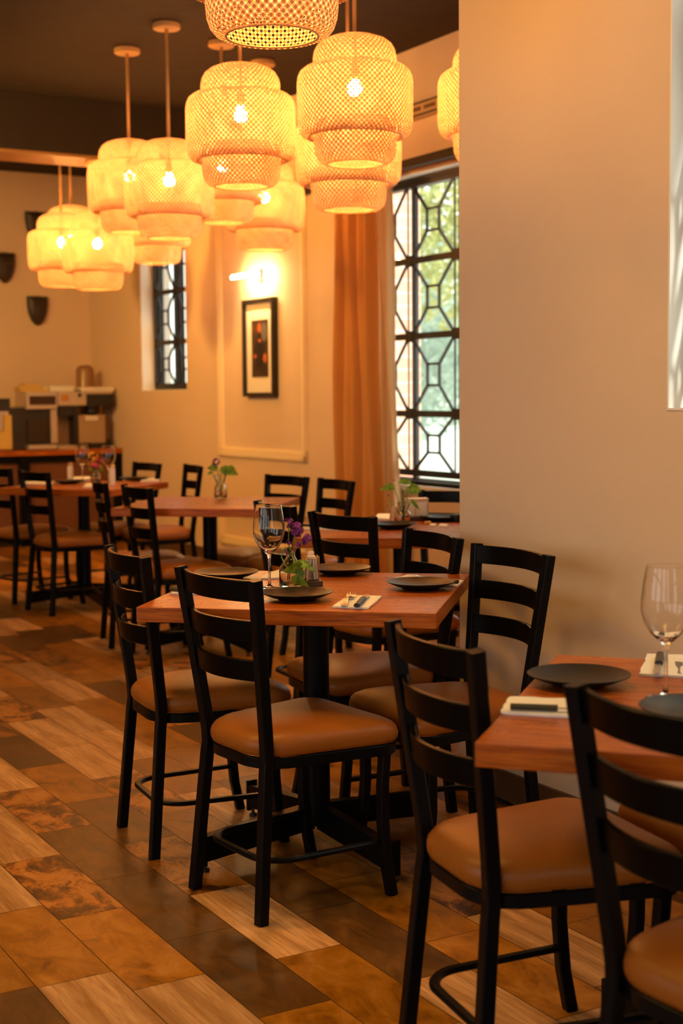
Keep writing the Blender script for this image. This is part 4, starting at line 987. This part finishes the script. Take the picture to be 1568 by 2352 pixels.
def greens(px, py, label, vlabel, scale, stems, flowers=(), mat=M_PETAL, **kw):
    v, p = vase(px, py, vlabel, **kw); S_ = 3267 / p.y; L = lambda x, y, d=0: ((x - px) / S_, d, (py - y) / S_)
    t = thing('leafy_sprig', label, 'greens', p, 0); rg = random.Random(int(px))
    for (x, y, Ln, Wd, dx, dz) in stems:
        MB().tube([L(px - (x - px) * .15, py - 6), L(px + (x - px) * .3, (py + y) / 2), L(x, y)], .0022, 6, up=Vector((0, 1, 0))).build('stem', M_STEM, t, smooth=True)
        m = MB(); leaf(m, L(x, y), (dx, -.2, dz), Ln, Wd, .3, .15, (.1, .5, 1)); m.build('leaf', M_LEAF, t, smooth=True)
    for (x, y, r, n, mt) in flowers:
        m = MB(); blossom(m, L(x, y), r, n, rg); m.build('blossom', mt, t)
greens(925, 1204, 'green leaves and small purple buds in the big window table vase', 'round clear jar vase on the big window table', 1,
       [(905, 1118, .065, .035, -1, .1), (918, 1105, .06, .03, .8, .1), (940, 1122, .055, .055, .8, .1), (945, 1150, .045, .03, .7, -.5), (895, 1150, .01, .008, -.2, -1), (930, 1130, .04, .025, .3, .7)],
       [(893, 1140, .007, 4, M_PETAL), (890, 1163, .006, 3, M_PETAL), (905, 1103, .006, 3, M_PETAL), (894, 1174, .006, 3, M_PETAL)], r=.036, h=.095, neck=.024, lip=.027)
greens(507, 1146, 'green leaves with a purple flower in the vase on the bare table by the wall', 'slim clear vase on the bare table by the wall', 1,
       [(508, 1078, .10, .06, .8, .0), (500, 1075, .06, .05, -.6, .2), (528, 1072, .05, .035, .8, -.4), (488, 1085, .03, .02, -1, 0), (520, 1085, .07, .05, .5, .5)],
       [(498, 1061, .022, 12, M_PETAL), (490, 1072, .010, 5, M_PETAL)], r=.034, h=.13, neck=.026, lip=.034)
greens(221, 1112, 'pink and yellow flowers in the vase on the table by the counter', 'dark-looking glass vase between the far wine glasses', 1,
       [(215, 1078, .04, .03, -.5, .3), (226, 1080, .04, .03, .5, .2)],
       [(215, 1050, .030, 16, M_YEL), (232, 1055, .020, 10, M_PINK), (217, 1070, .026, 14, M_PINK), (229, 1072, .018, 8, M_YEL), (207, 1064, .014, 6, M_YEL)], r=.030, h=.11, neck=.02, lip=.025)

# ---------------------------------------------------------------- napkin caddies
def caddy(px0, px1, py, ht, label, tray_label, sheets_label, white=True, sc=1.0, nsheet=7):
    c = on_z((px0 + px1) / 2, py, TZ); S_ = 3267 / c.y; W = (px1 - px0) / S_
    tr = thing('serving_tray', tray_label, 'tray', (c.x, c.y + .02, TZ + .0005), radians(8))
    MB().box((0, 0, .008), (W * 1.25, .085, .016), bevel=.002).build('base', M_TRAY, tr)
    t = thing('napkin_holder', label, 'napkin holder', (c.x, c.y + .02, TZ + .0165), radians(8)); h = ht / S_
    r = .0016; hw = W * .42
    for y in (-.022, .022):
        MB().tube([(-hw, y, .002), (-hw, y, h), (-hw * .55, y, h * .90), (hw * .55, y, h * .90), (hw, y, h), (hw, y, .002)], r, 6, up=Vector((0, 1, 0))).build('wire_side', M_BRASS, t, smooth=True)
    m = MB()
    for x in (-hw, hw): m.tube([(x, -.022, .003), (x, .022, .003)], r, 6); m.tube([(x, -.022, h * .95), (x, .022, h * .95)], r, 6)
    m.build('crossbar', M_BRASS, t, smooth=True)
    n = thing('paper_napkins', sheets_label, 'napkins', (c.x, c.y + .02, TZ + .0170), radians(8)); rg = random.Random(3)
    return t, n, W, h, hw
t, n, W, h, hw = caddy(697, 733, 1346, 56, 'brass wire napkin holder on the main table beside the vase', 'small dark wooden tray under the brass napkin holder on the main table', 'fanned white paper napkins in the brass holder on the main table')
for k in range(11):
    m = MB(); x = -hw * .78 + k * hw * .156; pts = []
    for i in range(7):
        z = .003 + (h * .93) * i / 6; q = i / 6; pts.append((x * (1 - .25 * q) - .024 * (1 - q) ** 2 * (1 if k < 6 else -.15), -.004 + .0015 * (k % 3), z))
    m.bar(pts, .030 - .002 * (k % 3), .0016, up=Vector((1, 0, 0))); m.build('sheet', M_NAPKIN, n, smooth='auto')
m = MB(); m.box((0, .012, h * .58), (hw * 1.1, .008, h * 1.15), bevel=.0039); m.build('folded_packet', simple('pinkish_packet', (.78, .58, .46), .6), n)
t, n, W, h, hw = caddy(930, 985, 1196, 44, 'napkin holder on the big window table behind the vase', 'dark tray under the white napkin holder on the big window table', 'thick stack of white napkins in the holder on the big window table')
m = MB(); m.box((0, 0, h * .5), (W * .95, .034, h * .95), bevel=.004); m.build('stack', simple('bright_white_paper', (.95, .95, .95), .7), n)
m = MB(); m.tube([(-.01, -.019, .004), (-.01, -.019, h * .75), (.0, -.0195, h * .85), (W * .38, -.0195, h * .85)], .0012, 6, up=Vector((0, 1, 0))); m.build('wire_clip', M_BRASS, t, smooth=True)
o = MB().box((0, 0, .035), (.03, .02, .07), bevel=.008).build('sweetener_pot', simple('peach_pot', (.75, .48, .30), .5), None, smooth='auto'); o.location = on_z(906, 1200, TZ); tag(o, 'peach-coloured small pot between the napkin and vase on the window table', 'pot')
o = MB().box((0, 0, .006), (.028, .02, .012), bevel=.003).build('sugar_packet', simple('yellow_packet', (.72, .42, .08), .5), None); o.location = on_z(982, 1204, TZ + .0005); tag(o, 'small yellow packet in front of the tray on the big window table', 'packet')
o = MB().lathe([(0, 0), (.03, 0), (.034, .02), (.03, .032), (0, .034)], 20).build('small_bowl', M_PLATE, None, smooth='auto'); o.location = on_z(1050, 1198, TZ + .0005); tag(o, 'small black bowl at the wall corner on the big window table', 'bowl')
# shakers on the table by the counter
def shaker(px, py, label):
    t = thing('salt_shaker', label, 'shaker', on_z(px, py, TZ + .0005), 0, 'tall white-filled shakers')
    MB().lathe([(0, 0), (.019, 0), (.019, .10), (.016, .108), (0, .108)], 18).build('jar', simple('white_filling', (.74, .66, .58), .3) if 'white_filling' not in bpy.data.materials else bpy.data.materials['white_filling'], t, smooth='auto')
    MB().lathe([(0, .108), (.018, .108), (.018, .122), (.010, .130), (0, .131)], 18).build('lid', M_BRASS, t, smooth='auto')
shaker(162, 1108, 'tall white shaker standing by the dark plate on the table by the counter')
shaker(258, 1114, 'tall white shaker next to the wall-side wine glass on the table by the counter')
